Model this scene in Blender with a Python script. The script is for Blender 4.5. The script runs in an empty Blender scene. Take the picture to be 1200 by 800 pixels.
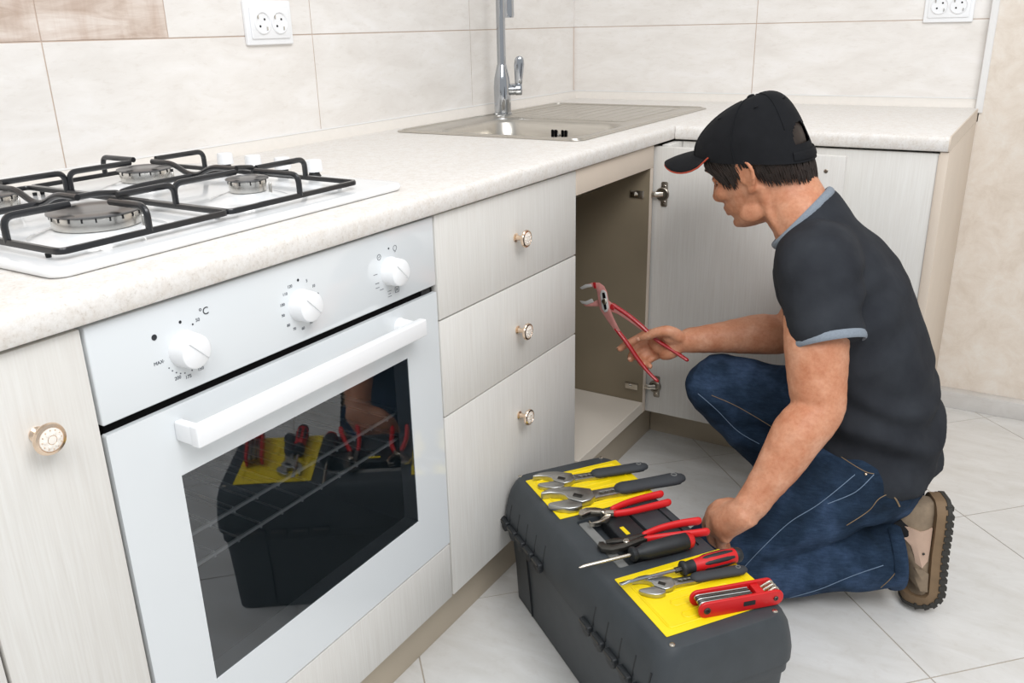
import bpy, bmesh, math, random
import numpy as np
from mathutils import Vector, Matrix, noise

random.seed(7)
SC = bpy.context.scene
COL = SC.collection
PI = math.pi

# ------------------------------------------------------------------ camera
FPX = 1007.835
CAM_LOC = Vector((1.43583, -2.77414, 1.13453))
CAM_ROT = (1.2199382, 0.0210063, 0.5445961)
cam_data = bpy.data.cameras.new('camera')
cam_data.sensor_width = 36.0
cam_data.sensor_fit = 'HORIZONTAL'
cam_data.lens = FPX * 36.0 / 1200.0
cam_data.clip_start = 0.02
cam = bpy.data.objects.new('camera', cam_data)
cam.location = CAM_LOC
cam.rotation_euler = CAM_ROT
COL.objects.link(cam)
SC.camera = cam

# ------------------------------------------------------------------ light
world = bpy.data.worlds.new('world')
SC.world = world
world.use_nodes = True
bg = world.node_tree.nodes['Background']
bg.inputs['Color'].default_value = (0.945, 0.972, 1.0, 1)
bg.inputs['Strength'].default_value = 0.58


def area_light(name, loc, target, size, energy, color=(1, 1, 1)):
    d = bpy.data.lights.new(name, 'AREA')
    d.shape = 'DISK'
    d.size = size
    d.energy = energy
    d.color = color
    o = bpy.data.objects.new(name, d)
    o.location = loc
    o.rotation_euler = (Vector(target) - Vector(loc)).to_track_quat('-Z', 'Y').to_euler()
    COL.objects.link(o)
    return o


area_light('overhead_light', (2.25, -2.55, 2.45), (0.85, -1.1, 0.4), 1.2, 34, (0.985, 0.985, 1.0))
area_light('overhead_light', (1.75, -3.55, 2.45), (1.1, -0.9, 0.5), 0.9, 17, (0.97, 0.985, 1.0))  # added fill behind the camera to brighten the open door, no known fixture
area_light('overhead_light', (1.25, -1.55, 2.55), (1.25, -1.5, 0.0), 1.1, 8, (0.97, 0.985, 1.0))  # added weak fill from straight above, not a known lamp of the room

SC.view_settings.view_transform = 'Standard'
SC.view_settings.look = 'None'
SC.view_settings.exposure = 0.0
SC.view_settings.gamma = 1.0
SC.view_settings.use_curve_mapping = False

# ------------------------------------------------------------------ pixel -> position (1200 x 800 frame)
CAM_M = cam.rotation_euler.to_matrix()


def ray(u, v):
    return CAM_M @ Vector(((u - 600) / FPX, -(v - 400) / FPX, -1))


def at(u, v, axis, val):
    d = ray(u, v)
    t = (val - CAM_LOC[axis]) / d[axis]
    return CAM_LOC + d * t


def pxy(u, v, y):
    return at(u, v, 1, y)


def pxz(u, v, z):
    return at(u, v, 2, z)


# ------------------------------------------------------------------ materials
def lin(c):
    if isinstance(c, str):
        c = c.lstrip('#')
        c = [int(c[i:i + 2], 16) / 255 for i in (0, 2, 4)]
    return tuple((x / 12.92 if x <= .04045 else ((x + .055) / 1.055) ** 2.4) for x in c) + (1.0,)


class NT:
    def __init__(self, name):
        self.m = bpy.data.materials.new(name)
        self.m.use_nodes = True
        self.t = self.m.node_tree
        self.b = self.t.nodes['Principled BSDF']
        self.out = self.t.nodes['Material Output']

    def n(self, typ, **kw):
        nd = self.t.nodes.new(typ)
        for k, v in kw.items():
            if k.startswith('i_'):
                nd.inputs[k[2:].replace('_', ' ')].default_value = v
            else:
                setattr(nd, k, v)
        return nd

    def l(self, a, b):
        self.t.links.new(a, b)

    def coords(self, scale=(1, 1, 1), rot=(0, 0, 0)):
        tc = self.n('ShaderNodeTexCoord')
        mp = self.n('ShaderNodeMapping')
        mp.inputs['Scale'].default_value = scale
        mp.inputs['Rotation'].default_value = rot
        self.l(tc.outputs['Object'], mp.inputs['Vector'])
        return mp.outputs['Vector']

    def noise(self, vec, scale, detail=4, rough=.55, dist=0):
        nd = self.n('ShaderNodeTexNoise')
        nd.inputs['Scale'].default_value = scale
        nd.inputs['Detail'].default_value = detail
        nd.inputs['Roughness'].default_value = rough
        nd.inputs['Distortion'].default_value = dist
        self.l(vec, nd.inputs['Vector'])
        return nd.outputs['Fac']

    def ramp(self, fac, stops):
        r = self.n('ShaderNodeValToRGB')
        cr = r.color_ramp
        while len(cr.elements) > 1:
            cr.elements.remove(cr.elements[-1])
        cr.elements[0].position = stops[0][0]
        cr.elements[0].color = stops[0][1]
        for p, c in stops[1:]:
            e = cr.elements.new(p)
            e.color = c
        self.l(fac, r.inputs['Fac'])
        return r.outputs['Color']

    def mix(self, fac, a, b, mode='MIX'):
        m = self.n('ShaderNodeMix', data_type='RGBA', blend_type=mode)
        for s, v in ((m.inputs[0], fac), (m.inputs[6], a), (m.inputs[7], b)):
            if hasattr(v, 'is_output'):
                self.l(v, s)
            else:
                s.default_value = v
        return m.outputs[2]

    def bump(self, h, strength, dist=.002):
        b = self.n('ShaderNodeBump')
        b.inputs['Strength'].default_value = strength
        b.inputs['Distance'].default_value = dist
        self.l(h, b.inputs['Height'])
        self.l(b.outputs['Normal'], self.b.inputs['Normal'])

    def base(self, c):
        if hasattr(c, 'is_output'):
            self.l(c, self.b.inputs['Base Color'])
        else:
            self.b.inputs['Base Color'].default_value = c

    def set(self, **kw):
        names = dict(rough='Roughness', metal='Metallic', spec='Specular IOR Level', coat='Coat Weight',
                     coat_rough='Coat Roughness', ior='IOR', trans='Transmission Weight', sheen='Sheen Weight',
                     sss='Subsurface Weight')
        for k, v in kw.items():
            self.b.inputs[names[k]].default_value = v
        return self


def plain(name, c, rough=.5, metal=0, spec=.5, coat=0, var=0, vscale=30, bump=0, bscale=200):
    m = NT(name)
    col = lin(c)
    v = None
    if var or bump:
        v = m.coords()
    if var:
        f = m.noise(v, vscale, 4)
        lo = tuple(x * (1 - var) for x in col[:3]) + (1,)
        hi = tuple(min(1, x * (1 + var)) for x in col[:3]) + (1,)
        m.base(m.ramp(f, [(.3, lo), (.7, hi)]))
    else:
        m.base(col)
    if bump:
        m.bump(m.noise(v, bscale, 3), bump, .001)
    m.set(rough=rough, metal=metal, spec=spec, coat=coat)
    return m.m


def mat_wood():
    m = NT('whitewashed_larch')
    v = m.coords((38, 38, 1.6))
    f1 = m.noise(v, 3.2, 6, .62, .6)
    v2 = m.coords((120, 120, 4))
    f2 = m.noise(v2, 3, 3, .5)
    c1 = m.ramp(f1, [(.25, lin('#d3cfc9')), (.5, lin('#dad7d1')), (.75, lin('#e1dfda'))])
    c2 = m.ramp(f2, [(.35, lin('#d8d5cf')), (.65, lin('#e2e1dd'))])
    m.base(m.mix(.45, c1, c2))
    m.bump(f1, .22, .0015)
    m.set(rough=.42, spec=.4)
    return m.m


def mat_worktop():
    m = NT('speckled_laminate')
    v = m.coords()
    f1 = m.noise(v, 260, 4, .65)
    f2 = m.noise(v, 70, 4, .6)
    c = m.ramp(f1, [(.30, lin('#d3cdc5')), (.42, lin('#e3dfda')), (.62, lin('#eae7e3'))])
    c2 = m.ramp(f2, [(.35, lin('#efe9e2')), (.6, lin('#ffffff'))])
    m.base(m.mix(.5, c, c2, 'MULTIPLY'))
    m.set(rough=.38, spec=.35)
    return m.m


def mat_tile(name, a, b, c, sc=(3, 3, 9), scale=2.2, rough=.32, rot=(0, 0, 0)):
    m = NT(name)
    v = m.coords(sc, rot)
    f = m.noise(v, scale, 8, .62, .5)
    v2 = m.coords((14, 14, 46), rot)
    f2 = m.noise(v2, 3, 5, .6, .3)
    c1 = m.ramp(f, [(.3, lin(a)), (.52, lin(b)), (.72, lin(c))])
    c2 = m.ramp(f2, [(.30, lin('#ece8e3')), (.45, lin('#ffffff'))])
    m.base(m.mix(.3, c1, c2, 'MULTIPLY'))
    m.set(rough=rough, spec=.45)
    return m.m


def mat_decor():
    m = NT('decor_tile_print')
    v = m.coords((1, 1, 1))
    f = m.noise(m.coords((2.5, 2.5, 14)), 2.5, 7, .65, .8)
    f2 = m.noise(m.coords((18, 18, 3)), 1.6, 5, .6, .5)
    c1 = m.ramp(f, [(.3, lin('#c3b0a2')), (.5, lin('#dccfc5')), (.7, lin('#eee7e1'))])
    c2 = m.ramp(f2, [(.3, lin('#d3bfb0')), (.55, lin('#f4efea'))])
    m.base(m.mix(.55, c1, c2, 'MULTIPLY'))
    m.set(rough=.3)
    return m.m


def mat_wallpaper():
    m = NT('mottled_wallpaper')
    v = m.coords()
    f = m.noise(v, 16, 8, .7, .4)
    f2 = m.noise(v, 240, 3, .6)
    m.base(m.ramp(f, [(.32, lin('#d9cdbf')), (.5, lin('#e3d9cd')), (.68, lin('#e9e3da'))]))
    m.bump(f2, .35, .001)
    m.set(rough=.75, spec=.2)
    return m.m


def mat_denim():
    m = NT('blue_denim')
    v = m.coords()
    f = m.noise(v, 9, 5, .6)
    f2 = m.noise(m.coords((1, 1, 5), (.4, .5, 0)), 60, 4, .6)
    w = m.noise(m.coords((1, 1, 1)), 900, 2, .5)
    c1 = m.ramp(f, [(.3, lin('#1b2937')), (.5, lin('#2b3d52')), (.72, lin('#4c6180'))])
    c2 = m.ramp(f2, [(.3, lin('#a9b2bf')), (.65, lin('#ffffff'))])
    c3 = m.ramp(w, [(.3, lin('#b4bac4')), (.7, lin('#ffffff'))])
    m.base(m.mix(.5, m.mix(.6, c1, c2, 'MULTIPLY'), c3, 'MULTIPLY'))
    m.bump(m.noise(v, 28, 5, .6), .35, .006)
    m.set(rough=.85, spec=.15)
    return m.m


def mat_shirt():
    m = NT('charcoal_cotton')
    v = m.coords()
    f = m.noise(v, 14, 4, .5)
    m.base(m.ramp(f, [(.3, lin('#27292e')), (.7, lin('#33363b'))]))
    m.bump(m.noise(v, 17, 4, .55), .3, .006)
    m.set(rough=.88, spec=.15)
    return m.m


def mat_skin():
    m = NT('skin')
    v = m.coords()
    f = m.noise(v, 24, 5, .6)
    f2 = m.noise(v, 160, 3, .6)
    c = m.ramp(f, [(.28, lin('#be7d5c')), (.5, lin('#cb9070')), (.72, lin('#d6a285'))])
    c2 = m.ramp(f2, [(.3, lin('#e6d2c8')), (.6, lin('#ffffff'))])
    m.base(m.mix(.5, c, c2, 'MULTIPLY'))
    m.bump(f2, .2, .0015)
    m.set(rough=.5, spec=.35, sss=.06)
    m.b.inputs['Subsurface Radius'].default_value = (.01, .004, .002)
    return m.m


def mat_steel(name, c, rough, scale=(2, 200, 2)):
    m = NT(name)
    f = m.noise(m.coords(scale), 4, 3, .5)
    a = lin(c)
    m.base(m.ramp(f, [(.3, tuple(x * .86 for x in a[:3]) + (1,)), (.7, a)]))
    m.set(rough=rough, metal=1)
    return m.m


def mat_glass():
    m = NT('oven_glass')
    fr = m.n('ShaderNodeFresnel')
    fr.inputs['IOR'].default_value = 2.0
    gl = m.n('ShaderNodeBsdfGlossy')
    gl.inputs['Roughness'].default_value = .01
    gl.inputs['Color'].default_value = (.95, .97, 1, 1)
    tr = m.n('ShaderNodeBsdfTransparent')
    tr.inputs['Color'].default_value = (.82, .85, .88, 1)
    # printed dot screen on the pane
    df = m.n('ShaderNodeBsdfDiffuse')
    df.inputs['Color'].default_value = lin('#647884')
    vo = m.n('ShaderNodeTexVoronoi', feature='F1')
    vo.inputs['Scale'].default_value = 420
    vo.inputs['Randomness'].default_value = 0
    tc = m.n('ShaderNodeTexCoord')
    m.l(tc.outputs['Object'], vo.inputs['Vector'])
    ra = m.ramp(vo.outputs['Distance'], [(.30, (1, 1, 1, 1)), (.36, (0, 0, 0, 1))])
    m1 = m.n('ShaderNodeMixShader')
    m.l(ra, m1.inputs[0])
    m.l(tr.outputs[0], m1.inputs[1])
    m.l(df.outputs[0], m1.inputs[2])
    mx = m.n('ShaderNodeMixShader')
    m.l(fr.outputs[0], mx.inputs[0])
    m.l(m1.outputs[0], mx.inputs[1])
    m.l(gl.outputs[0], mx.inputs[2])
    m.l(mx.outputs[0], m.out.inputs['Surface'])
    return m.m


def mat_crystal():
    m = NT('crystal')
    m.base(lin('#f4ece2'))
    m.set(rough=.06, spec=.8, coat=.6)
    return m.m


M = dict(
    upst=plain('upstand_laminate', '#e6e0d8', .4, var=.02, vscale=60), wire=plain('rack_wire', '#cfcfcc', .35), tooth=plain('bright_jaw_steel', '#d7d6d4', .35, metal=.4),
    wood=mat_wood(), worktop=mat_worktop(),
    tile=mat_tile('wall_tile_glaze', '#e3ded8', '#ebe7e2', '#f1eeeb'),
    floor=mat_tile('floor_tile_glaze', '#d3d1cc', '#dcdbd8', '#e4e4e2', (3, 9, 3), 2.0, .3, (0, 0, -PI / 4)),
    decor=mat_decor(), paper=mat_wallpaper(),
    grout=plain('wall_grout', '#cdb9aa', .85), fgrout=plain('floor_grout', '#b3a99d', .9),
    skirt=mat_tile('skirting_tile', '#c9c6c2', '#d3d1ce', '#dcdbd9'),
    beige=plain('beige_laminate', '#d6c8b8', .5, var=.03, vscale=8),
    plinth=plain('plinth_laminate', '#c3b6a2', .5, var=.04, vscale=6),
    shaded_taupe=plain('shaded_taupe_board', '#877b66', .6, var=.05, vscale=10),  # brownish board, colour darkened further to stand for shade inside the sink cabinet
    inner=plain('cabinet_interior', '#d8cfc2', .5),
    white=plain('white_gloss_enamel', '#eef0f1', .16, spec=.5, coat=.3),
    wglass=plain('white_oven_glass', '#dee2e4', .08, spec=.5, coat=.4),
    wplast=plain('white_plastic', '#f0f1f2', .35),
    trimw=plain('white_trim', '#e9e8e6', .4),
    black=plain('black_void', '#040405', .8, spec=.1), grate=plain('black_grate_enamel', '#1b1c1f', .28, coat=.3),
    darkgap=plain('dark_rubber', '#17181a', .6),
    oveninside=plain('oven_enamel', '#4a5258', .35),
    chrome=plain('chrome', '#b4b7bb', .07, metal=1), alu=plain('burner_aluminium', '#d9d7d2', .25, metal=1),
    burncap=plain('burner_cap', '#8b8b8c', .32, metal=1),
    steel=mat_steel('brushed_steel', '#c9c4bb', .28), steeld=plain('hinge_steel', '#9b948a', .35, metal=1),
    gold=plain('rose_gold', '#eed7c0', .2, metal=1), crystal=mat_crystal(),
    glass=mat_glass(),
    tb=plain('toolbox_plastic', '#383d41', .52, var=.10, vscale=26, bump=.12, bscale=420),
    tbd=plain('toolbox_plastic_dark', '#1d2023', .55), tbg=plain('handle_grey_plastic', '#7b7c7a', .55, var=.12),
    yellow=plain('yellow_plastic', '#f0d40c', .42, var=.05, vscale=20),
    toolsteel=plain('satin_tool_steel', '#b9b9b6', .32, metal=1, var=.10, vscale=60),
    nickel=plain('nickel_steel', '#cdc6ba', .25, metal=1), gun=plain('gunmetal', '#5a5854', .35, metal=.9, var=.2),
    rubber=plain('dark_grey_rubber', '#33363a', .7), red=plain('red_plastic', '#c9161a', .4),
    redr=plain('red_rubber', '#d31318', .5), redm=plain('red_metal_lacquer', '#a51d24', .3, coat=.3),
    pinkm=plain('worn_red_lacquer', '#c58781', .4, metal=.15, var=.12, vscale=60),
    ink=plain('print_grey', '#565b62', .6), inkd=plain('print_dark', '#22262c', .6),
    denim=mat_denim(), shirt=mat_shirt(), skin=mat_skin(),
    ribg=plain('grey_rib_knit', '#7f8892', .9, var=.1, vscale=300),
    cap=plain('black_cotton_twill', '#17181b', .85, spec=.2, var=.15, vscale=40, bump=.25, bscale=500),
    capred=plain('orange_piping', '#b5452c', .7), hair=plain('dark_brown_hair', '#241913', .55, var=.35, vscale=90),
    stitch=plain('tan_stitching', '#8a7458', .8), stitchb=plain('pale_blue_stitching', '#71859c', .8),
    eye=plain('eye_white', '#d9d2cc', .25), iris=plain('iris', '#2a1d16', .2), brow=plain('eyebrow', '#3a2a20', .8),
    suede=plain('tan_suede', '#8b7a66', .9, var=.14, vscale=60, bump=.3, bscale=260),
    shoep=plain('pale_pink_leather', '#c3a692', .7, var=.06), mids=plain('brown_midsole', '#7c654b', .7, var=.1, vscale=40),
    outs=plain('dark_outsole', '#35332f', .75), sock=plain('black_sock', '#101114', .95),
    nail=plain('fingernail', '#d9a68c', .35),
)


# ------------------------------------------------------------------ objects
def link(o, parent=None):
    COL.objects.link(o)
    if parent is not None:
        o.parent = parent
        o.matrix_parent_inverse = Matrix.Identity(4)
    return o


def bm_obj(name, bm, mat, parent=None, smooth=35, world_space=True):
    """Mesh object from a bmesh given in world space; the origin goes to its base centre or, with a parent, follows it."""
    bmesh.ops.recalc_face_normals(bm, faces=bm.faces[:])
    me = bpy.data.meshes.new(name)
    bm.to_mesh(me)
    bm.free()
    return me_obj(name, me, mat, parent, smooth, world_space)


def root_mat(o):
    m = Matrix.Translation(o.location) @ o.rotation_euler.to_matrix().to_4x4()
    if o.parent is not None:
        m = root_mat(o.parent) @ m
    return m


def me_obj(name, me, mat, parent=None, smooth=35, world_space=True):
    o = bpy.data.objects.new(name, me)
    for mm in (mat if isinstance(mat, (list, tuple)) else [mat]):
        me.materials.append(mm)
    if world_space:
        if parent is not None:
            me.transform(root_mat(parent).inverted())
        else:
            n = len(me.vertices)
            co = np.empty(n * 3)
            me.vertices.foreach_get('co', co)
            co = co.reshape(-1, 3)
            c = Vector(((co[:, 0].min() + co[:, 0].max()) / 2, (co[:, 1].min() + co[:, 1].max()) / 2, co[:, 2].min()))
            me.transform(Matrix.Translation(-c))
            o.location = c
    if smooth:
        me.shade_smooth()
        me.set_sharp_from_angle(angle=math.radians(smooth))
    return link(o, parent)


def tag(o, label=None, cat=None, group=None, kind=None):
    if label:
        o['label'] = label
    if cat:
        o['category'] = cat
    if group:
        o['group'] = group
    if kind:
        o['kind'] = kind
    return o


def thing(name, loc, label, cat, rotz=0, group=None):
    o = bpy.data.objects.new(name, None)
    o.empty_display_size = .05
    o.location = loc
    o.rotation_euler = (0, 0, rotz)
    link(o)
    return tag(o, label, cat, group)


# ------------------------------------------------------------------ shapes
def add_box(bm, x0, x1, y0, y1, z0, z1, bev=0, seg=2, mat=None):
    t = bmesh.new()
    bmesh.ops.create_cube(t, size=1)
    for v in t.verts:
        v.co = Vector((x0 + (v.co.x + .5) * (x1 - x0), y0 + (v.co.y + .5) * (y1 - y0), z0 + (v.co.z + .5) * (z1 - z0)))
    if bev:
        bmesh.ops.bevel(t, geom=t.edges[:], offset=bev, segments=seg, profile=.5, affect='EDGES')
    if mat is not None:
        bmesh.ops.transform(t, matrix=mat, verts=t.verts[:])
    merge(bm, t)


def merge(bm, t):
    vm = {}
    for v in t.verts:
        vm[v] = bm.verts.new(v.co)
    for f in t.faces:
        try:
            nf = bm.faces.new([vm[v] for v in f.verts])
            nf.material_index = f.material_index
        except ValueError:
            pass
    t.free()


def box(name, x0, x1, y0, y1, z0, z1, mat, parent=None, bev=.0015, seg=2):
    bm = bmesh.new()
    add_box(bm, x0, x1, y0, y1, z0, z1, bev, seg)
    return bm_obj(name, bm, mat, parent)


def rings(bm, R, cap0=True, cap1=True, close=False):
    """R: list of rings (lists of points of one length)."""
    vs = [[bm.verts.new(p) for p in r] for r in R]
    n = len(vs[0])
    pairs = list(zip(vs[:-1], vs[1:]))
    if close:
        pairs.append((vs[-1], vs[0]))
    for a, b in pairs:
        for i in range(n):
            j = (i + 1) % n
            bm.faces.new((a[i], a[j], b[j], b[i]))
    if not close:
        if cap0:
            bm.faces.new(list(reversed(vs[0])))
        if cap1:
            bm.faces.new(vs[-1])
    return vs


def frames(P):
    P = [Vector(p) for p in P]
    T = []
    for i in range(len(P)):
        a = P[max(0, i - 1)]
        b = P[min(len(P) - 1, i + 1)]
        T.append((b - a).normalized())
    up = Vector((0, 0, 1))
    if abs(T[0].dot(up)) > .9:
        up = Vector((1, 0, 0))
    N = []
    n = (up - T[0] * up.dot(T[0])).normalized()
    for t in T:
        n = (n - t * n.dot(t)).normalized()
        N.append(n)
    return P, T, N


def spline(P, k=4):
    """Catmull-Rom through tuples of any length."""
    P = [np.array(p, float) for p in P]
    out = []
    for i in range(len(P) - 1):
        p0, p1, p2, p3 = P[max(i - 1, 0)], P[i], P[i + 1], P[min(i + 2, len(P) - 1)]
        for s in range(k):
            t = s / k
            out.append(.5 * ((2 * p1) + (-p0 + p2) * t + (2 * p0 - 5 * p1 + 4 * p2 - p3) * t * t + (-p0 + 3 * p1 - 3 * p2 + p3) * t ** 3))
    out.append(P[-1])
    return [tuple(x) for x in out]


def add_tube(bm, P, r, n=12, caps=True, round_ends=False, flat=1.0, side=None, close=False):
    """Tube along points; r a number or a list; flat scales the second axis; side fixes the first axis direction."""
    P, T, N = frames(P)
    rr = r if isinstance(r, (list, tuple)) else [r] * len(P)
    R = []

    def ring(c, t, nn, ra):
        if side is not None:
            nn = (Vector(side) - t * Vector(side).dot(t)).normalized()
        b = t.cross(nn)
        return [c + nn * (math.cos(2 * PI * i / n) * ra) + b * (math.sin(2 * PI * i / n) * ra * flat) for i in range(n)]
    if round_ends:
        for f in (.25, .6, .87):
            R.append(ring(P[0] - T[0] * rr[0] * math.sqrt(1 - f * f) * .9, T[0], N[0], rr[0] * f))
    for c, t, nn, ra in zip(P, T, N, rr):
        R.append(ring(c, t, nn, ra))
    if round_ends:
        for f in (.87, .6, .25):
            R.append(ring(P[-1] + T[-1] * rr[-1] * math.sqrt(1 - f * f) * .9, T[-1], N[-1], rr[-1] * f))
    rings(bm, R, caps, caps, close)


def fillet(P, r, k=5):
    """Round the inner corners of a polyline."""
    P = [Vector(p) for p in P]
    out = [P[0]]
    for a, b, c in zip(P[:-2], P[1:-1], P[2:]):
        d1 = (a - b).normalized()
        d2 = (c - b).normalized()
        rr = min(r, (a - b).length * .45, (c - b).length * .45)
        p, q = b + d1 * rr, b + d2 * rr
        for i in range(k + 1):
            t = i / k
            out.append(p * (1 - t) ** 2 + b * 2 * t * (1 - t) + q * t * t)
    out.append(P[-1])
    return out


def add_lathe(bm, prof, c, axis=(0, 0, 1), n=28, cap=True):
    """prof: (radius, height) pairs along axis from c."""
    ax = Vector(axis).normalized()
    e = ax.orthogonal().normalized()
    g = ax.cross(e)
    c = Vector(c)
    R = [[c + ax * h + (e * math.cos(2 * PI * i / n) + g * math.sin(2 * PI * i / n)) * max(r, 1e-5) for i in range(n)] for r, h in prof]
    rings(bm, R, cap, cap)


def lathe(name, prof, c, axis, mat, parent=None, n=28, smooth=35):
    bm = bmesh.new()
    add_lathe(bm, prof, c, axis, n)
    return bm_obj(name, bm, mat, parent, smooth)


def add_prism(bm, poly, z0, z1, mat=None, bev=0, seg=2, holes=()):
    """Extruded polygon (x, y) from z0 to z1, optional holes, matrix mat."""
    t = bmesh.new()
    loops = [poly] + list(holes)
    es = []
    for lp in loops:
        vs = [t.verts.new((p[0], p[1], z0)) for p in lp]
        es += [t.edges.new((vs[i], vs[(i + 1) % len(vs)])) for i in range(len(vs))]
    if holes:
        bmesh.ops.triangle_fill(t, use_beauty=True, edges=es)
    else:
        t.faces.new(t.verts[:])
    bmesh.ops.recalc_face_normals(t, faces=t.faces[:])
    ex = bmesh.ops.extrude_face_region(t, geom=t.faces[:])
    for v in [g for g in ex['geom'] if isinstance(g, bmesh.types.BMVert)]:
        v.co.z = z1
    bmesh.ops.recalc_face_normals(t, faces=t.faces[:])
    if bev:
        ed = [e for e in t.edges if len(e.link_faces) == 2 and e.calc_face_angle(0) > .6
              and (abs(e.verts[0].co.z - e.verts[1].co.z) < 1e-6)]
        bmesh.ops.bevel(t, geom=ed, offset=bev, segments=seg, profile=.5, affect='EDGES', clamp_overlap=True)
    if mat is not None:
        bmesh.ops.transform(t, matrix=mat, verts=t.verts[:])
    merge(bm, t)


def rrect(x0, x1, y0, y1, r, k=5):
    out = []
    for cx, cy, a0 in ((x1 - r, y1 - r, 0), (x0 + r, y1 - r, PI / 2), (x0 + r, y0 + r, PI), (x1 - r, y0 + r, 1.5 * PI)):
        for i in range(k + 1):
            a = a0 + PI / 2 * i / k
            out.append((cx + r * math.cos(a), cy + r * math.sin(a)))
    return out


def boolean_cut(o, bm_cut):
    me = bpy.data.meshes.new('cut')
    bmesh.ops.recalc_face_normals(bm_cut, faces=bm_cut.faces[:])
    bm_cut.to_mesh(me)
    bm_cut.free()
    c = bpy.data.objects.new('cut', me)
    COL.objects.link(c)
    bpy.context.view_layer.update()
    c.matrix_world = Matrix.Identity(4)
    md = o.modifiers.new('b', 'BOOLEAN')
    md.operation = 'DIFFERENCE'
    md.object = c
    md.solver = 'EXACT'
    bpy.context.view_layer.update()
    dg = bpy.context.evaluated_depsgraph_get()
    nm = bpy.data.meshes.new_from_object(o.evaluated_get(dg))
    o.modifiers.clear()
    o.data = nm
    bpy.data.objects.remove(c)
    nm.shade_smooth()
    nm.set_sharp_from_angle(angle=math.radians(35))


def text_mesh(name, body, size, M4, mat, parent, extrude=.0002):
    cu = bpy.data.curves.new('t', 'FONT')
    cu.body = body
    cu.size = size
    cu.align_x = 'CENTER'
    cu.align_y = 'CENTER'
    cu.extrude = extrude
    cu.resolution_u = 3
    t = bpy.data.objects.new('t', cu)
    COL.objects.link(t)
    bpy.context.view_layer.update()
    dg = bpy.context.evaluated_depsgraph_get()
    me = bpy.data.meshes.new_from_object(t.evaluated_get(dg))
    bpy.data.objects.remove(t)
    me.transform(M4)
    return me_obj(name, me, mat, parent, 0)

# ================================================================== setting
XF, XC, ZC, ZU = .639, .650, .897, .864
ZJ, TW = 1.1275, .629
WX1, WY0, WZ = 3.4, -4.0, 2.6
ZF = .027   # floor level


def struct(o):
    return tag(o, kind='structure')


# floor with diagonal tiles
floor = struct(box('floor', 0, WX1, WY0, 0, -.06, ZF - .0012, M['fgrout'], bev=0))


def clip(poly, fn):
    out = []
    for i in range(len(poly)):
        a, b = poly[i], poly[(i + 1) % len(poly)]
        fa, fb = fn(a), fn(b)
        if fa >= 0:
            out.append(a)
        if fa * fb < 0:
            t = fa / (fa - fb)
            out.append((a[0] + (b[0] - a[0]) * t, a[1] + (b[1] - a[1]) * t))
    return out


TS, GAP = .4385, .0014
for i in range(-9, 9):
    for j in range(-4, 14):
        p0, m0 = .0520 + i * TS, 1.0720 + j * TS
        poly = []
        for dp, dm in ((GAP, GAP), (TS - GAP, GAP), (TS - GAP, TS - GAP), (GAP, TS - GAP)):
            p, m = p0 + dp, m0 + dm
            poly.append(((p + m) / 2 ** .5, (p - m) / 2 ** .5))
        for fn in (lambda a: a[0] - .50, lambda a: WX1 - a[0], lambda a: -a[1], lambda a: a[1] - WY0):
            poly = clip(poly, fn)
            if len(poly) < 3:
                break
        if len(poly) < 3:
            continue
        bm = bmesh.new()
        add_prism(bm, poly, ZF - .0011, ZF)
        bm_obj('floor_tile', bm, M['floor'], floor, 0)

# walls
wall_left = struct(box('wall_left', -.10, 0, WY0, .10, -.06, WZ, M['grout'], bev=0))
wall_back = struct(box('wall_back', 0, WX1, 0, .10, -.06, WZ, M['paper'], bev=0))
GW = .0011
box('tile_adhesive', 0, .0055, WY0, -.003, ZJ - .30, WZ, M['grout'], wall_left, 0)
rows = [(ZJ - .30, ZJ), (ZJ, ZJ + .30), (ZJ + .30, ZJ + .60), (ZJ + .60, ZJ + .90), (ZJ + .90, WZ)]
T = .007
for r, (z0, z1) in enumerate(rows):
    ys = [-1.90 + TW * k for k in range(-3, 4)]
    if r == 1:
        ys = [-3.787, -3.158, -2.529, -1.90, -1.652, -1.271, -.642, -.007]
    ys = [min(y, -T) for y in ys]
    for a, b in zip(ys[:-1], ys[1:]):
        if b - a < .02:
            continue
        decor = r == 1 and b < -1.6
        box('decor_tile' if decor else 'wall_tile', .0056, T, a + GW, b - GW, z0 + GW, z1 - GW, M['decor'] if decor else M['tile'], wall_left, .0004, 1)
box('tile_adhesive', 0, 1.262, -.0055, 0, ZJ - .30, WZ, M['grout'], wall_back, 0)
for r, (z0, z1) in enumerate(rows):
    for a, b in ((.0, .628), (.628, 1.2565)):
        a = max(a, .002)
        b = min(b, 1.262)
        box('wall_tile', a + GW, b - GW, -T, -.0056, z0 + GW, z1 - GW, M['tile'], wall_back, .0004, 1)
box('wall_facing', 1.23, 1.2679, -.036, 0, ZF - .001, .862, M['paper'], wall_back, 0)
box('wall_facing', 1.268, WX1, -.036, 0, ZF - .001, WZ, M['paper'], wall_back, 0)
bm = bmesh.new()
add_box(bm, 1.2575, 1.276, -.042, -.036 + .029, .885, WZ, .003, 3)
struct(bm_obj('trim_1', bm, M['trimw']))


def strip(name, prof, a, b, axis, mat):
    bm = bmesh.new()
    if axis == 'y':
        rings(bm, [[(p[0], t, p[1]) for p in prof] for t in (a, b)])
    else:
        rings(bm, [[(t, -p[0], p[1]) for p in prof] for t in (a, b)])
    return bm_obj(name, bm, mat)


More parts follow.
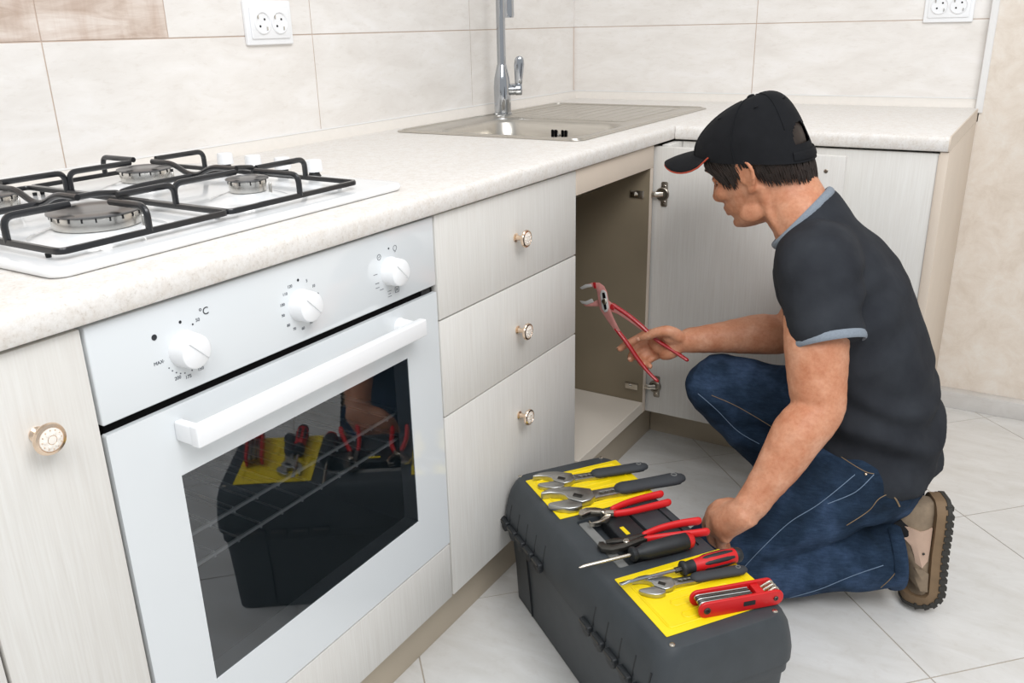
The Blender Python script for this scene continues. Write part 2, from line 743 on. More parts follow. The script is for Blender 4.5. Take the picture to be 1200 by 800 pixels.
up_prof = [(T, ZC), (.0235, ZC), (.0225, ZC + .004), (.015, ZC + .0215), (.012, ZC + .0235), (T, ZC + .0235)]
cap_prof = [(T, ZC + .0236), (.013, ZC + .0236), (.0125, ZC + .0256), (T, ZC + .0262)]
t2 = strip('trim_2', up_prof, -3.0, -.009, 'y', M['upst'])
strip('cover_strip', cap_prof, -3.0, -.009, 'y', M['trimw']).parent = None
o = bpy.data.objects['cover_strip']
struct(t2)
struct(o).name = 'trim_3'
t4 = struct(strip('trim_4', up_prof, .009, 1.257, 'x', M['upst']))
struct(strip('trim_5', cap_prof, .009, 1.257, 'x', M['trimw']))
box('baseboard', 1.267, WX1, -.075, -.036, ZF, ZF + .051, M['skirt'], None, .0015)
struct(bpy.data.objects['baseboard']).name = 'baseboard_back'

# ================================================================== worktops
prof = [(.0, ZU), (XC - .006, ZU), (XC - .002, ZU + .001), (XC, ZU + .004), (XC, ZC - .011), (XC - .001, ZC - .006), (XC - .004, ZC - .002), (XC - .010, ZC), (0, ZC)]
bm = bmesh.new()
rings(bm, [[(p[0] + (T + .0005 if p[0] == 0 else 0), y, p[1]) for p in prof] for y in (-3.0, -.0078)])
wt = bm_obj('worktop', bm, M['worktop'])
tag(wt, 'long pale speckled worktop holding the hob and the steel sink', 'worktop')
cut = bmesh.new()
add_prism(cut, rrect(.150, .552, -1.056, -.728, .07), .80, .95)
boolean_cut(wt, cut)
YC = -.711
prof2 = [(p[0] - XC - YC if p[0] else .0078, p[1]) for p in prof]
bm = bmesh.new()
rings(bm, [[(x, -p[0], p[1]) for p in prof2] for x in (XC + .0012, 1.2622)])
wt2 = bm_obj('worktop', bm, M['worktop'])
tag(wt2, 'short pale speckled worktop ending beside the wallpapered wall', 'worktop')
bm = bmesh.new()
rings(bm, [[(x, -p[0], p[1]) for p in prof2] for x in (1.2623, 1.2652)])
bm_obj('edge_band', bm, M['beige'], wt2)['label'] = 'beige edge band'

# ================================================================== base cabinets
ZB = .1545
FT = .018


def knob(parent, y, z, x=XF):
    bm = bmesh.new()
    add_lathe(bm, [(.0075, 0), (.008, .002), (.005, .004), (.0042, .012), (.006, .016), (.012, .0185), (.0158, .0205), (.0165, .023), (.0155, .0255), (.0128, .0262), (.0122, .0250), (.004, .0250)], (x, y, z), (1, 0, 0), 26)
    kn = bm_obj('knob', bm, M['gold'], parent)
    bm = bmesh.new()
    add_lathe(bm, [(.0122, .0248), (.0118, .0262), (.006, .0275), (.0003, .0278)], (x, y, z), (1, 0, 0), 20)
    # raised flower on the face
    for a in range(6):
        ca, sa = math.cos(a * PI / 3), math.sin(a * PI / 3)
        add_lathe(bm, [(.0022, 0), (.0018, .0011), (.0004, .0014)], (x + .0268, y + ca * .0068, z + sa * .0068), (1, 0, 0), 8)
    bm_obj('knob_face', bm, M['crystal'], kn)
    bm = bmesh.new()
    for a in range(12):
        ca, sa = math.cos(a * PI / 6), math.sin(a * PI / 6)
        add_lathe(bm, [(.0008, 0), (.0006, .0007)], (x + .0266, y + ca * .0098, z + sa * .0098), (1, 0, 0), 6)
    add_tube(bm, [(x + .0272, y + .0045 * math.cos(i * PI / 8), z + .0045 * math.sin(i * PI / 8)) for i in range(16)], .0006, 6, close=True)
    bm_obj('knob_filigree', bm, M['gold'], kn)


def carcass(name, y0, y1, label, parts=('side', 'side', 'base', 'back', 'rail')):
    t = thing(name, ((XF) / 2, (y0 + y1) / 2, 0), label, 'cabinet')
    X0, X1 = .03, XF - FT - .001
    box('side_panel', X0, X1, y0 + .001, y0 + .017, ZB + .012, ZU - .003, M['inner'], t, .0006, 1)
    box('side_panel', X0, X1, y1 - .017, y1 - .001, ZB + .012, ZU - .003, M['inner'], t, .0006, 1)
    box('bottom_panel', X0, X1, y0 + .0175, y1 - .0175, ZB + .012, ZB + .029, M['inner'], t, .0006, 1)
    box('back_panel', X0 - .004, X0 - .0005, y0 + .002, y1 - .002, ZB + .012, ZU - .003, M['inner'], t, 0)
    return t


def front(name, parent, y0, y1, z0, z1, mat=None):
    return box(name, XF - FT, XF, y0, y1, z0, z1, mat or M['wood'], parent, .0012)


c1 = carcass('base_cabinet', -2.4505, -2.3050, 'narrow whitewashed cabinet with one crystal knob, between oven and plain cabinet')
d = front('door', c1, -2.4490, -2.3065, ZB, ZU - .005)
knob(d, -2.371, .771)
c0 = carcass('base_cabinet', -2.95, -2.4515, 'whitewashed base cabinet with plain door beyond the narrow knobbed one')
front('door', c0, -2.948, -2.4525, ZB, ZU - .005)

OY0, OY1 = -2.3015, -1.7090
c2 = thing('oven_cabinet', (XF / 2, (OY0 + OY1) / 2, 0), 'whitewashed oven housing cabinet with fascia board below the oven', 'cabinet')
box('side_panel', .03, XF - FT - .001, OY0 - .0020, OY0 + .012, ZB + .012, ZU - .003, M['inner'], c2, 0)
box('side_panel', .03, XF - FT - .001, OY1 - .012, OY1 + .0005, ZB + .012, ZU - .003, M['inner'], c2, 0)
box('bottom_panel', .03, XF - FT - .001, OY0 + .0125, OY1 - .0125, ZB + .012, ZB + .029, M['inner'], c2, 0)
front('fascia_board', c2, OY0 + .001, OY1 - .001, ZB, .2655)

c3 = carcass('drawer_cabinet', -1.7060, -1.2195, 'whitewashed three-drawer cabinet with small crystal knobs')
for z0, z1, zk in ((.6875, ZU - .004, .774), (.5140, .6845, .596), (ZB, .5110, .419)):
    dr = front('drawer', c3, -1.7045, -1.2210, z0, z1)
    box('drawer_box', .10, XF - FT - .0006, -1.665, -1.260, z0 + .03, z1 - .03, M['inner'], dr, 0)
    knob(dr, -1.461, zk)

# sink cabinet with its door swung open
c4 = thing('sink_cabinet', (XF / 2, -1.01, 0), 'open sink cabinet with dark empty interior below the steel sink', 'cabinet')
box('side_panel', .03, XF - FT - .001, -1.2185, -1.2025, ZB + .012, ZU - .003, M['shaded_taupe'], c4, .0006, 1)
sp_ = box('side_panel', .03, XF - .002, -.8290, -.8130, ZB + .012, .8085, M['shaded_taupe'], c4, 0)
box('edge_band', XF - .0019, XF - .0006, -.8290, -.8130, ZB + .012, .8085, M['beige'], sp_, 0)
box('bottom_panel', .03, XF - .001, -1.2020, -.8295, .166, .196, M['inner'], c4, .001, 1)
box('back_panel', .012, .018, -1.2185, -.8130, ZB + .012, ZU - .05, M['shaded_taupe'], c4, 0)
box('rail', XF - FT, XF, -1.2188, -.8130, .809, ZU - .003, M['beige'], c4, .001)
dr4 = thing_door = None
bm = bmesh.new()
DY = -.804
add_box(bm, .6345, 1.075, DY, DY + FT, ZB + .008, .857, .0012)
dr4 = bm_obj('door', bm, M['wood'], c4)
dr4['label'] = 'door swung wide open'
# knob fixing screw seen on the inner face
lathe('knob_screw', [(.0045, 0), (.0045, .001), (.003, .0022), (.0003, .0024)], (1.037, DY, .824), (0, -1, 0), M['steeld'], dr4, 14)
for zh in (.745, .238):
    bm = bmesh.new()
    add_prism(bm, rrect(-.0085, .0085, -.030, .030, .004), 0, .0022, Matrix.Translation((.666, DY - .0001, zh)) @ Matrix(((1, 0, 0, 0), (0, 0, -1, 0), (0, 1, 0, 0), (0, 0, 0, 1))), .0006)
    hg = bm_obj('hinge', bm, M['steeld'], dr4)
    bm = bmesh.new()
    add_lathe(bm, [(.0165, 0), (.0165, .004), (.0145, .0055), (.012, .0055), (.0105, .002), (.0004, .002)], (.662, DY - .001, zh), (0, -1, 0), 24)
    bm_obj('hinge_cup', bm, M['steeld'], hg)
    bm = bmesh.new()
    add_tube(bm, fillet([(.664, DY - .006, zh), (.650, DY - .014, zh), (.632, DY - .016, zh), (.622, DY - .022, zh), (.600, DY - .0285, zh)], .006), .0066, 10, flat=.55, side=(0, 0, 1))
    bm_obj('hinge_arm', bm, M['nickel'], hg)
    bm = bmesh.new()
    bm.free()
    for s in (-.019, .019):
        lathe('hinge_screw', [(.0042, 0), (.0042, .0008), (.003, .0016), (.0004, .0014)], (.6665, DY - .0022, zh + s), (0, -1, 0), M['nickel'], hg, 12)
    box('hinge_plate', .588, .6240, -.8335, -.8292, zh - .009, zh + .009, M['nickel'], c4, .001)

# drain under the sink
bm = bmesh.new()
add_lathe(bm, [(.030, 0), (.032, -.01), (.030, -.05), (.020, -.055), (.020, -.10)], (.35, -.89, .735), (0, 0, 1), 20)
add_tube(bm, fillet([(.35, -.89, .65), (.35, -.89, .58), (.26, -.89, .58), (.26, -.89, .66), (.06, -.89, .66)], .04), .020, 14)
tag(bm_obj('drain_pipe', bm, M['wplast']), 'white plastic drain trap below the sink bowl inside the cabinet', 'pipe')

# right run
YF = -.700
c5 = thing('corner_cabinet', (.95, -.35, 0), 'corner cabinet with whitewashed front panel and beige end panel', 'cabinet')
box('front_panel', .668, 1.2465, YF, YF + FT, ZB, ZU - .005, M['wood'], c5, .0012)
box('filler_post', .645, .667, -.800 + FT + .004, YF + FT, ZB, ZU - .005, M['wood'], c5, .001)
box('end_panel', 1.2475, 1.2652, YF - .004, -.0365, ZF, ZU - .001, M['beige'], c5, .0008)
box('edge_strip', 1.2458, 1.2474, YF - .004, YF + .010, ZB, ZU - .006, M['beige'], c5, .0004)
box('bottom_panel', .66, 1.2470, YF + FT + .001, -.05, ZB + .012, ZB + .028, M['inner'], c5, 0)
box('back_panel', .66, 1.2470, -.049, -.045, ZB + .012, ZU - .003, M['inner'], c5, 0)

pl = box('plinth', .569, .587, -2.95, -.6455, ZF, ZB + .010, M['plinth'], None, .001)
tag(pl, 'long beige plinth board below the oven and drawers', 'plinth')
pl = box('plinth', .5875, 1.247, -.645, -.627, ZF, ZB + .010, M['plinth'], None, .001)
tag(pl, 'short beige plinth board below the opened cabinet door', 'plinth')

# ================================================================== oven
ov = thing('built_in_oven', (XF / 2, (OY0 + OY1) / 2, .19), 'white built-in oven with dark window and three white knobs', 'oven')
PZ0, PZ1, DZ0, DZ1 = .7490, ZU - .005, .2690, .7380
CX0 = .12
bm = bmesh.new()
# cavity: an open box with a thick rim
iy0, iy1, iz0, iz1 = -2.245, -1.768, .330, .690
oy0, oy1, oz0, oz1 = OY0 + .014, OY1 - .014, .20, PZ1 - .004
xf = XF - .034
outer = [(oy0, oz0), (oy1, oz0), (oy1, oz1), (oy0, oz1)]
inner = [(iy0, iz0), (iy1, iz0), (iy1, iz1), (iy0, iz1)]
vo = [bm.verts.new((xf, y, z)) for y, z in outer]
vi = [bm.verts.new((xf, y, z)) for y, z in inner]
vob = [bm.verts.new((CX0, y, z)) for y, z in outer]
vib = [bm.verts.new((CX0 + .04, y, z)) for y, z in inner]
for k in range(4):
    l = (k + 1) % 4
    bm.faces.new((vo[k], vo[l], vi[l], vi[k]))
    bm.faces.new((vo[k], vob[k], vob[l], vo[l]))
    bm.faces.new((vi[k], vi[l], vib[l], vib[k]))
bm.faces.new(vob)
bm.faces.new(vib)
bm_obj('oven_body', bm, M['oveninside'], ov, 0)
# wire racks
for zr in (.545, .500):
    bm = bmesh.new()
    x0, x1 = .18, xf - .006
    add_tube(bm, fillet([(x1, iy0 + .006, zr), (x0, iy0 + .006, zr), (x0, iy1 - .006, zr), (x1, iy1 - .006, zr)], .01), .0028, 8)
    add_tube(bm, [(x1, iy0 + .006, zr), (x1, iy1 - .006, zr)], .0028, 8)
    for k in range(11):
        yy = iy0 + .04 + k * (iy1 - iy0 - .08) / 10
        add_tube(bm, [(x0, yy, zr + .003), (x1, yy, zr + .003), (x1 + .002, yy, zr - .004)], .0016, 6)
    bm_obj('wire_rack', bm, M['wire'], ov)
# control panel
bm = bmesh.new()
add_box(bm, XF - .030, XF, OY0 - .0005, OY1 + .0005, PZ0, PZ1, .0022, 3)
cp = bm_obj('control_panel', bm, M['wglass'], ov)
box('vent_slot', XF - .033, XF - .0070, OY0 + .003, OY1 - .003, DZ1 - .003, PZ0 + .003, M['black'], ov, 0)
box('vent_clip', XF - .0069, XF - .0055, OY1 - .032, OY1 - .010, DZ1 + .0005, PZ0 - .0005, M['darkgap'], ov, .0005)


def onpanel(y, z, dx=.0003, rot=0):
    return Matrix.Translation((XF + dx, y, z)) @ Matrix(((0, 0, 1, 0), (1, 0, 0, 0), (0, 1, 0, 0), (0, 0, 0, 1))) @ Matrix.Rotation(rot, 4, 'Z')


for yk, rot in ((-2.189, .1), (-2.005, .05), (-1.820, 0)):
    bm = bmesh.new()
    add_lathe(bm, [(.0215, 0), (.0215, .002), (.0208, .003), (.0205, .016), (.0195, .021), (.017, .0225), (.0003, .0225)], (XF, yk, .7995), (1, 0, 0), 36)
    kb = bm_obj('oven_knob', bm, M['wplast'], cp)
    # raised half-face of the knob
    bm = bmesh.new()
    pts = [(.0165 * math.cos(a), .0165 * math.sin(a)) for a in [PI * 1.02 + PI * .96 * i / 14 for i in range(15)]]
    add_prism(bm, pts, 0, .0022, onpanel(yk, .7995, .0222, PI * .75), .0006)
    bm_obj('grip', bm, M['wplast'], kb)


def mark(body, y, z, size, mat='ink', rot=0):
    text_mesh('panel_print', body, size, onpanel(y, z, .0002, rot), M[mat], cp)


def dot(y, z, r, mat='inkd'):
    lathe('panel_print', [(r, .0001), (r, .0005)], (XF, y, z), (1, 0, 0), M[mat], cp, 16, 0)


dot(-2.2250, .8245, .0034)
dot(-2.1895, .8315, .0018)
mark('°C', -2.156, .8340, .0125, 'inkd')
dot(-2.1735, .8240, .0011)
mark('50', -2.1660, .8270, .0058)
mark('MAX', -2.2250, .7945, .0058)
mark('-', -2.2185, .7950, .006)
for a in (212, 224, 236, 248, 260, 280):
    dot(-2.189 + .0285 * math.cos(math.radians(a)), .7995 + .0285 * math.sin(math.radians(a)), .0008, 'ink')
mark('200', -2.2040, .7690, .0058)
mark('175', -2.1900, .7655, .0058)
mark('150', -2.1720, .7690, .0058)
yk = -2.005
dot(yk, .8330, .0018)
for a, s in ((62, '5'), (35, '10'), (10, '20'), (-62, '50'), (-90, '60'), (-118, '70'), (-140, '80'), (-170, '90'), (165, '100'), (140, '110'), (118, '120')):
    mark(s, yk + .0325 * math.cos(math.radians(a)), .7995 + .0325 * math.sin(math.radians(a)), .0056)
yk = -1.820


def icon(a, segs, r=.034):
    cy, cz = yk + r * math.cos(math.radians(a)), .7995 + r * math.sin(math.radians(a))
    bm = bmesh.new()
    for (a0, b0, a1, b1) in segs:
        add_tube(bm, [(XF + .0003, cy + a0 * .0042, cz + b0 * .0042), (XF + .0003, cy + a1 * .0042, cz + b1 * .0042)], .00035, 5)
    bm_obj('panel_print', bm, M['ink'], cp, 0)


bulb = [(math.cos(i * PI / 4), math.sin(i * PI / 4) + .2, math.cos((i + 1) * PI / 4), math.sin((i + 1) * PI / 4) + .2) for i in range(8)] + [(-.3, -1.1, .3, -1.1)]
sqr = [(-1, -1, 1, -1), (1, -1, 1, 1), (1, 1, -1, 1), (-1, 1, -1, -1)]
dot(yk, .8335, .0014)
icon(65, bulb)
icon(132, bulb[:8] + [(-.4, 0, .4, .4)])
icon(170, [(-1, -.8, 1, -.8)])
icon(205, [(-1, -.8, 1, -.8), (-1, .8, 1, .8)])
icon(230, [(-1, .8, 1, .8)])
icon(262, sqr[:1] + sqr[2:3] + [(-.7, 0, .7, 0)])
icon(292, sqr + [(-.4, -.4, .4, .4), (-.4, .4, .4, -.4)])

# door with window and handle
WY0_, WY1_, WZ0_, WZ1_ = -2.2205, -1.7920, .3575, .6520
bm = bmesh.new()
R4 = Matrix(((0, 0, 1, 0), (1, 0, 0, 0), (0, 1, 0, 0), (0, 0, 0, 1)))
add_prism(bm, rrect(OY0, OY1, DZ0, DZ1, .0025, 2), XF - .008, XF, R4, 0, holes=[[(WY0_, WZ0_), (WY1_, WZ0_), (WY1_, WZ1_), (WY0_, WZ1_)]])
add_prism(bm, rrect(OY0 + .004, OY1 - .004, DZ0 + .004, DZ1 - .004, .0025, 2), XF - .030, XF - .008, R4, 0, holes=[[(WY0_, WZ0_), (WY1_, WZ0_), (WY1_, WZ1_), (WY0_, WZ1_)]])
odoor = bm_obj('door', bm, M['wglass'], ov, 20)
bm = bmesh.new()
vs = [bm.verts.new((XF - .0012, y, z)) for y, z in ((WY0_, WZ0_), (WY1_, WZ0_), (WY1_, WZ1_), (WY0_, WZ1_))]
bm.faces.new(vs)
bm_obj('window_pane', bm, M['glass'], odoor, 0)
bm = bmesh.new()
hz0, hz1, hy0, hy1 = .6960, .7220, -2.2200, -1.7905
hx0, hx1 = XF + .027, XF + .040
add_box(bm, hx0, hx1, hy0, hy1, hz0, hz1, .0018, 3)
add_box(bm, XF - .0005, hx0 + .006, hy0 + .0004, hy0 + .012, hz0 + .0004, hz1 - .0004, .003, 3)
add_lathe(bm, [(.0135, 0), (.0125, .003), (.0115, .028)], (XF, hy1 - .016, .709), (1, 0, 0), 24)
bm_obj('door_handle', bm, M['wplast'], odoor)

# ================================================================== hob
hob = thing('gas_hob', (.33, -1.996, ZC), 'white enamel four-burner gas hob with black pan supports', 'hob')
HP = ZC + .012
bm = bmesh.new()
add_prism(bm, rrect(.075, .586, -2.290, -1.702, .022, 6), ZC + .0005, HP, None, .0055, 4)
bm_obj('hob_plate', bm, M['white'], hob)
BUR = [(.459, -2.150, .052), (.454, -1.904, .027), (.222, -1.903, .038), (.217, -2.150, .038)]
for bx_, by_, br in BUR:
    bm = bmesh.new()
    add_lathe(bm, [(br + .030, 0), (br + .024, .0018), (br + .010, .006), (br + .003, .0085), (br * .7, .0088)], (bx_, by_, HP - .0005), (0, 0, 1), 32)
    bn = bm_obj('burner', bm, M['white'], hob)
    bm = bmesh.new()
    add_lathe(bm, [(br - .006, .006), (br - .005, .009), (br - .001, .0095), (br, .0235), (br - .001, .0255)], (bx_, by_, HP), (0, 0, 1), 40)
    bm_obj('flame_ring', bm, M['alu'], bn)
    bm = bmesh.new()
    nn = int(br * 420)
    for k in range(nn):
        a = 2 * PI * k / nn
        add_box(bm, br - .002, br + .0006, -.0009, .0009,   .0205, .0252, 0, mat=Matrix.Translation((bx_, by_, HP)) @ Matrix.Rotation(a, 4, 'Z'))
    bm_obj('flame_slot', bm, M['darkgap'], bn, 0)
    bm = bmesh.new()
    add_lathe(bm, [(br + .0005, .0258), (br + .0035, .0262), (br + .0035, .0278), (br + .001, .0288), (br * .62, .0302), (br * .58, .0292), (br * .3, .0292), (.0004, .0292)], (bx_, by_, HP), (0, 0, 1), 40)
    bm_obj('burner_cap', bm, M['burncap'], bn)
    for a in (.5, 2.2):
        lathe('igniter', [(.0022, .004), (.0022, .019), (.001, .021)], (bx_ + (br + .006) * math.cos(a), by_ + (br + .006) * math.sin(a), HP), (0, 0, 1), M['alu'], bn, 10)


def finger(bm, base, out, tip, zr, zt):
    """A pan support finger: rises from the rail, bends, runs to the tip."""
    b = Vector((base[0], base[1], zr))
    t = Vector((tip[0], tip[1], zt))
    m = Vector((base[0], base[1], zt))
    add_tube(bm, fillet([b, m, t], .016, 6), .0042, 10)


for gi, (y0, y1, burs) in enumerate(((-2.262, -2.034, (BUR[0], BUR[3])), (-2.030, -1.786, (BUR[1], BUR[2])))):
    gr = None
    bm = bmesh.new()
    x0, x1 = .118, .557
    zr, zt = HP + .010, ZC + .051
    loop = rrect(x0, x1, y0, y1, .008, 4)
    sec = [(-.0030, -.0030), (.0030, -.0030), (.0034, .0012), (.0022, .0036), (-.0022, .0036), (-.0034, .0012)]
    cx, cy = (x0 + x1) / 2, (y0 + y1) / 2
    R_ = []
    for k, (px_, py_) in enumerate(loop):
        a, b = Vector(loop[k - 1]), Vector(loop[(k + 1) % len(loop)])
        t = (b - a).normalized()
        nrm = Vector((t.y, -t.x))
        R_.append([(px_ + nrm.x * s[0], py_ + nrm.y * s[0], zr + s[1]) for s in sec])
    rings(bm, R_, close=True)
    gr = bm_obj('pan_support', bm, M['grate'], hob)
    fg = bmesh.new()
    xm = .338
    for bx_, by_, br in burs:
        tipd = max(br * .62, .020)
        finger(fg, (bx_, y0), None, (bx_, by_ - tipd), zr, zt)
        finger(fg, (bx_, y1), None, (bx_, by_ + tipd), zr, zt)
        xe = x1 if bx_ > xm else x0
        s = 1 if bx_ > xm else -1
        finger(fg, (xe, by_), None, (bx_ + s * tipd, by_), zr, zt)
    xa, xb = burs[1][0] + max(burs[1][2] * .62, .02), burs[0][0] - max(burs[0][2] * .62, .02)
    ym = burs[0][1]
    add_tube(fg, fillet([(xa, ym, zt), (xm - .045, ym, zt), (xm - .012, ym, zt - .014), (xm + .012, ym, zt - .014), (xm + .045, ym, zt), (xb, ym, zt)], .014), .0042, 10)
    add_tube(fg, fillet([(xm, y0, zr), (xm, y0, zt - .020), (xm, y0 + .03, zt - .016), (xm, y1 - .03, zt - .016), (xm, y1, zt - .020), (xm, y1, zr)], .012), .0042, 10)
    bm_obj('support_finger', fg, M['grate'], gr)
    for px_, py_ in ((x0 + .02, y0), (x1 - .03, y0), (x0 + .02, y1), (x1 - .03, y1)):
        lathe('rubber_foot', [(.003, 0), (.0035, .005)], (px_, py_ + (.004 if py_ == y0 else -.004), HP - .0006), (0, 0, 1), M['darkgap'], gr, 10)
for xk in (.214, .284, .354, .425):
    bm = bmesh.new()
    add_lathe(bm, [(.0105, 0), (.0110, .0015), (.0085, .006), (.0085, .009)], (xk - .012, -1.724, HP - .0005), (0, 0, 1), 24)
    kb = bm_obj('hob_knob', bm, M['darkgap'], hob)
    bm = bmesh.new()
    add_lathe(bm, [(.0118, .0085), (.0140, .0095), (.0135, .0250), (.0125, .0275), (.0003, .0280)], (xk - .012, -1.724, HP - .0005), (0, 0, 1), 32)
    bm_obj('knob_cap', bm, M['wplast'], kb)

# ================================================================== sink
sk = thing('sink', (.32, -.66, ZC), 'stainless steel sink with one bowl and ridged drainer', 'sink')
hole = rrect(.160, .542, -1.046, -.738, .06, 8)
bm = bmesh.new()
outl = rrect(.060, .576, -1.079, -.246, .030, 6)
add_prism(bm, outl, ZC + .0003, ZC + .0030, None, .0012, 2, holes=[hole])
# stamped bead around the edge
loop = rrect(.070, .566, -1.069, -.256, .026, 6)
add_tube(bm, [(p[0], p[1], ZC + .0024) for p in loop], .0030, 8, close=True)
rim = bm_obj('sink_top', bm, M['steel'], sk)
bm = bmesh.new()
R_ = []
for d_, z in ((0, .0028), (.004, .0005), (.008, -.006), (.012, -.05), (.018, -.125), (.030, -.142), (.055, -.150)):
    R_.append([(p[0], p[1], ZC + z) for p in rrect(.160 + d_, .542 - d_, -1.046 + d_, -.738 - d_, .06, 8)])
for d_, z in ((.053, -.152), (.028, -.1445), (.0165, -.126), (.0105, -.05), (.006, -.006), (.001, .0005)):
    R_.append([(p[0], p[1], ZC + z) for p in rrect(.160 + d_, .542 - d_, -1.046 + d_, -.738 - d_, .06, 8)])
vs = rings(bm, R_, False, False)
bm.faces.new(vs[6])
bm.faces.new(vs[7])
bm_obj('bowl', bm, M['steel'], sk, 50)
bm = bmesh.new()
for k in range(9):
    xx = .150 + k * .040
    add_tube(bm, [(xx, -.690, ZC + .0022), (xx, -.675, ZC + .0030), (xx, -.30, ZC + .0030), (xx, -.285, ZC + .0022)], .0042, 8, flat=.4, side=(1, 0, 0))
bm_obj('drainer_ridge', bm, M['steel'], sk)
bm = bmesh.new()
loop = rrect(.118, .505, -.705, -.272, .02, 5)
add_tube(bm, [(p[0], p[1], ZC + .0024) for p in loop], .0024, 6, close=True)
bm_obj('drainer_edge', bm, M['steel'], sk)
bm = bmesh.new()
pc = pxy(655, 158.5, -.7505)
for s in (-.0195, -.010, .010, .0195):
    add_prism(bm, rrect(pc.x + s - .0028, pc.x + s + .0028, pc.z - .014, pc.z + .014, .0026, 3), 0, .003, Matrix(((1, 0, 0, 0), (0, 0, -1, -.7490), (0, 1, 0, 0), (0, 0, 0, 1))))
bm_obj('overflow_slot', bm, M['black'], sk, 0)
lathe('overflow_screw', [(.0035, 0), (.003, .0015), (.0004, .002)], (pc.x, -.7505, pc.z), (0, -1, 0), M['chrome'], sk, 12)
lathe('strainer', [(.040, 0), (.038, .002), (.012, .0015), (.0004, .0015)], (.351, -.892, ZC - .150), (0, 0, 1), M['chrome'], sk, 28)

# faucet
fx, fy, fz = .099, -.627, ZC + .003
fc = thing('kitchen_faucet', (fx, fy, fz), 'tall chrome kitchen faucet with side lever', 'faucet')
bm = bmesh.new()
add_lathe(bm, [(.0265, 0), (.0265, .004), (.0235, .006), (.0235, .040), (.0240, .075), (.0215, .100), (.0155, .125), (.0135, .135)], (fx, fy, fz), (0, 0, 1), 36)
bm_obj('faucet_body', bm, M['chrome'], fc)
sa = math.radians(-52)
sx, sy = math.cos(sa), math.sin(sa)
pts = [(0, .134), (0, .34), (.02, .40), (.07, .44), (.13, .44), (.18, .40), (.197, .33), (.199, .30)]
pts = [pts[0], (0, .2)] + spline(pts[1:], 5)[1:]
bm = bmesh.new()
add_tube(bm, [(fx + sx * a, fy + sy * a, fz + z) for a, z in pts], .0125, 18)
bm_obj('spout', bm, M['chrome'], fc)
tipz = pts[-1]
oz = pxz  # keep the outlet at the height seen in the photograph
bm = bmesh.new()
add_lathe(bm, [(.0128, .0), (.0135, -.004), (.0135, -.040), (.0125, -.046), (.0095, -.046), (.0095, -.040)], (fx + sx * .199, fy + sy * .199, fz + .302), (0, 0, 1), 24)
bm_obj('aerator', bm, M['chrome'], fc)
la = math.radians(30)
lx, ly = math.cos(la), math.sin(la)
bm = bmesh.new()
add_lathe(bm, [(.0150, .012), (.0158, .020), (.0158, .034), (.0150, .035), (.0150, .037), (.0165, .038), (.0165, .053), (.0145, .056), (.0004, .057)], (fx, fy, fz + .068), (lx, ly, 0), 26)
lv = bm_obj('lever_hub', bm, M['chrome'], fc)
bm = bmesh.new()
cx_, cy_ = fx + lx * .046, fy + ly * .046
add_tube(bm, [(cx_, cy_, fz + .072), (cx_ + lx * .001, cy_, fz + .090), (cx_ + lx * .004, cy_, fz + .135), (cx_ + lx * .005, cy_, fz + .146)], [.0095, .0105, .0140, .0125], 14, True, True, .40, (.855, .518, 0))
bm_obj('lever', bm, M['chrome'], lv)

# ================================================================== sockets
def socket(name, origin, xdir, nrm, label, w, h):
    X, N, Z = Vector(xdir), Vector(nrm), Vector((0, 0, 1))
    mt = Matrix((X.to_4d(), Z.to_4d(), N.to_4d(), (0, 0, 0, 1))).transposed()
    for r_ in range(3):
        mt[r_][3] = origin[r_]
    mt[3] = (0, 0, 0, 1)
    t = thing(name, origin, label, 'socket', 0, 'double wall sockets')
    bm = bmesh.new()
    add_prism(bm, rrect(-w / 2, w / 2, -h / 2, h / 2, .003, 3), 0, .009, mt, .0022, 3)
    fr = bm_obj('frame', bm, M['wplast'], t)
    bm = bmesh.new()
    add_prism(bm, rrect(-w / 2 + .010, w / 2 - .010, -h / 2 + .012, h / 2 - .012, .004, 3), .0092, .0125, mt, .0012, 2)
    ins = bm_obj('insert', bm, M['wplast'], t)
    for s in (-1, 1):
        c = Vector(origin) + X * (s * .0235)
        bm = bmesh.new()
        add_lathe(bm, [(.0222, .0120), (.0222, .0150), (.0205, .0160), (.0195, .0150), (.0190, .0128), (.0004, .0128)], c, N, 32)
        well = bm_obj('socket_well', bm, M['wplast'], t)
        bm = bmesh.new()
        for k in (-1, 1):
            add_lathe(bm, [(.0024, .0126), (.0024, .0132)], c + X * (k * .0095 * .7) + Z * (k * .0095 * .7), N, 12)
        bm_obj('pin_hole', bm, M['black'], well)
        for k in (-1, 1):
            p = c + X * (k * .0165 * .7) - Z * (k * .0165 * .7)
            bm = bmesh.new()
            add_box(bm, -.0018, .0018, -.004, .004, .0126, .0150, .0005, 1, Matrix.Translation(p - Vector(origin)) @ mt)
            bm_obj('earth_clip', bm, M['alu'], well)
    return t


socket('wall_socket', (T, -1.4030, 1.1525), (0, 1, 0), (1, 0, 0), 'white double wall socket on the tiles above the hob', .128, .086)
socket('wall_socket', (1.1545, -T, 1.1635), (1, 0, 0), (0, -1, 0), 'white double wall socket on the tiles near the wallpapered wall', .123, .086)

# ================================================================== toolbox
TA = math.radians(-35.7)
KT, ZO = .9572, .02157
tbx = thing('toolbox', (.66066, -1.52584, ZF), 'large black plastic toolbox with two yellow lid panels', 'toolbox', TA)
TM = root_mat(tbx)


def loc_obj(name, bm, mat, parent, smooth=35):
    top = parent
    while top.parent is not None:
        top = top.parent
    bmesh.ops.transform(bm, matrix=Matrix.Translation((0, 0, ZO if top is tbx else 0)) @ Matrix.Scale(KT, 4), verts=bm.verts[:])
    return bm_obj(name, bm, mat, parent, smooth, world_space=False)


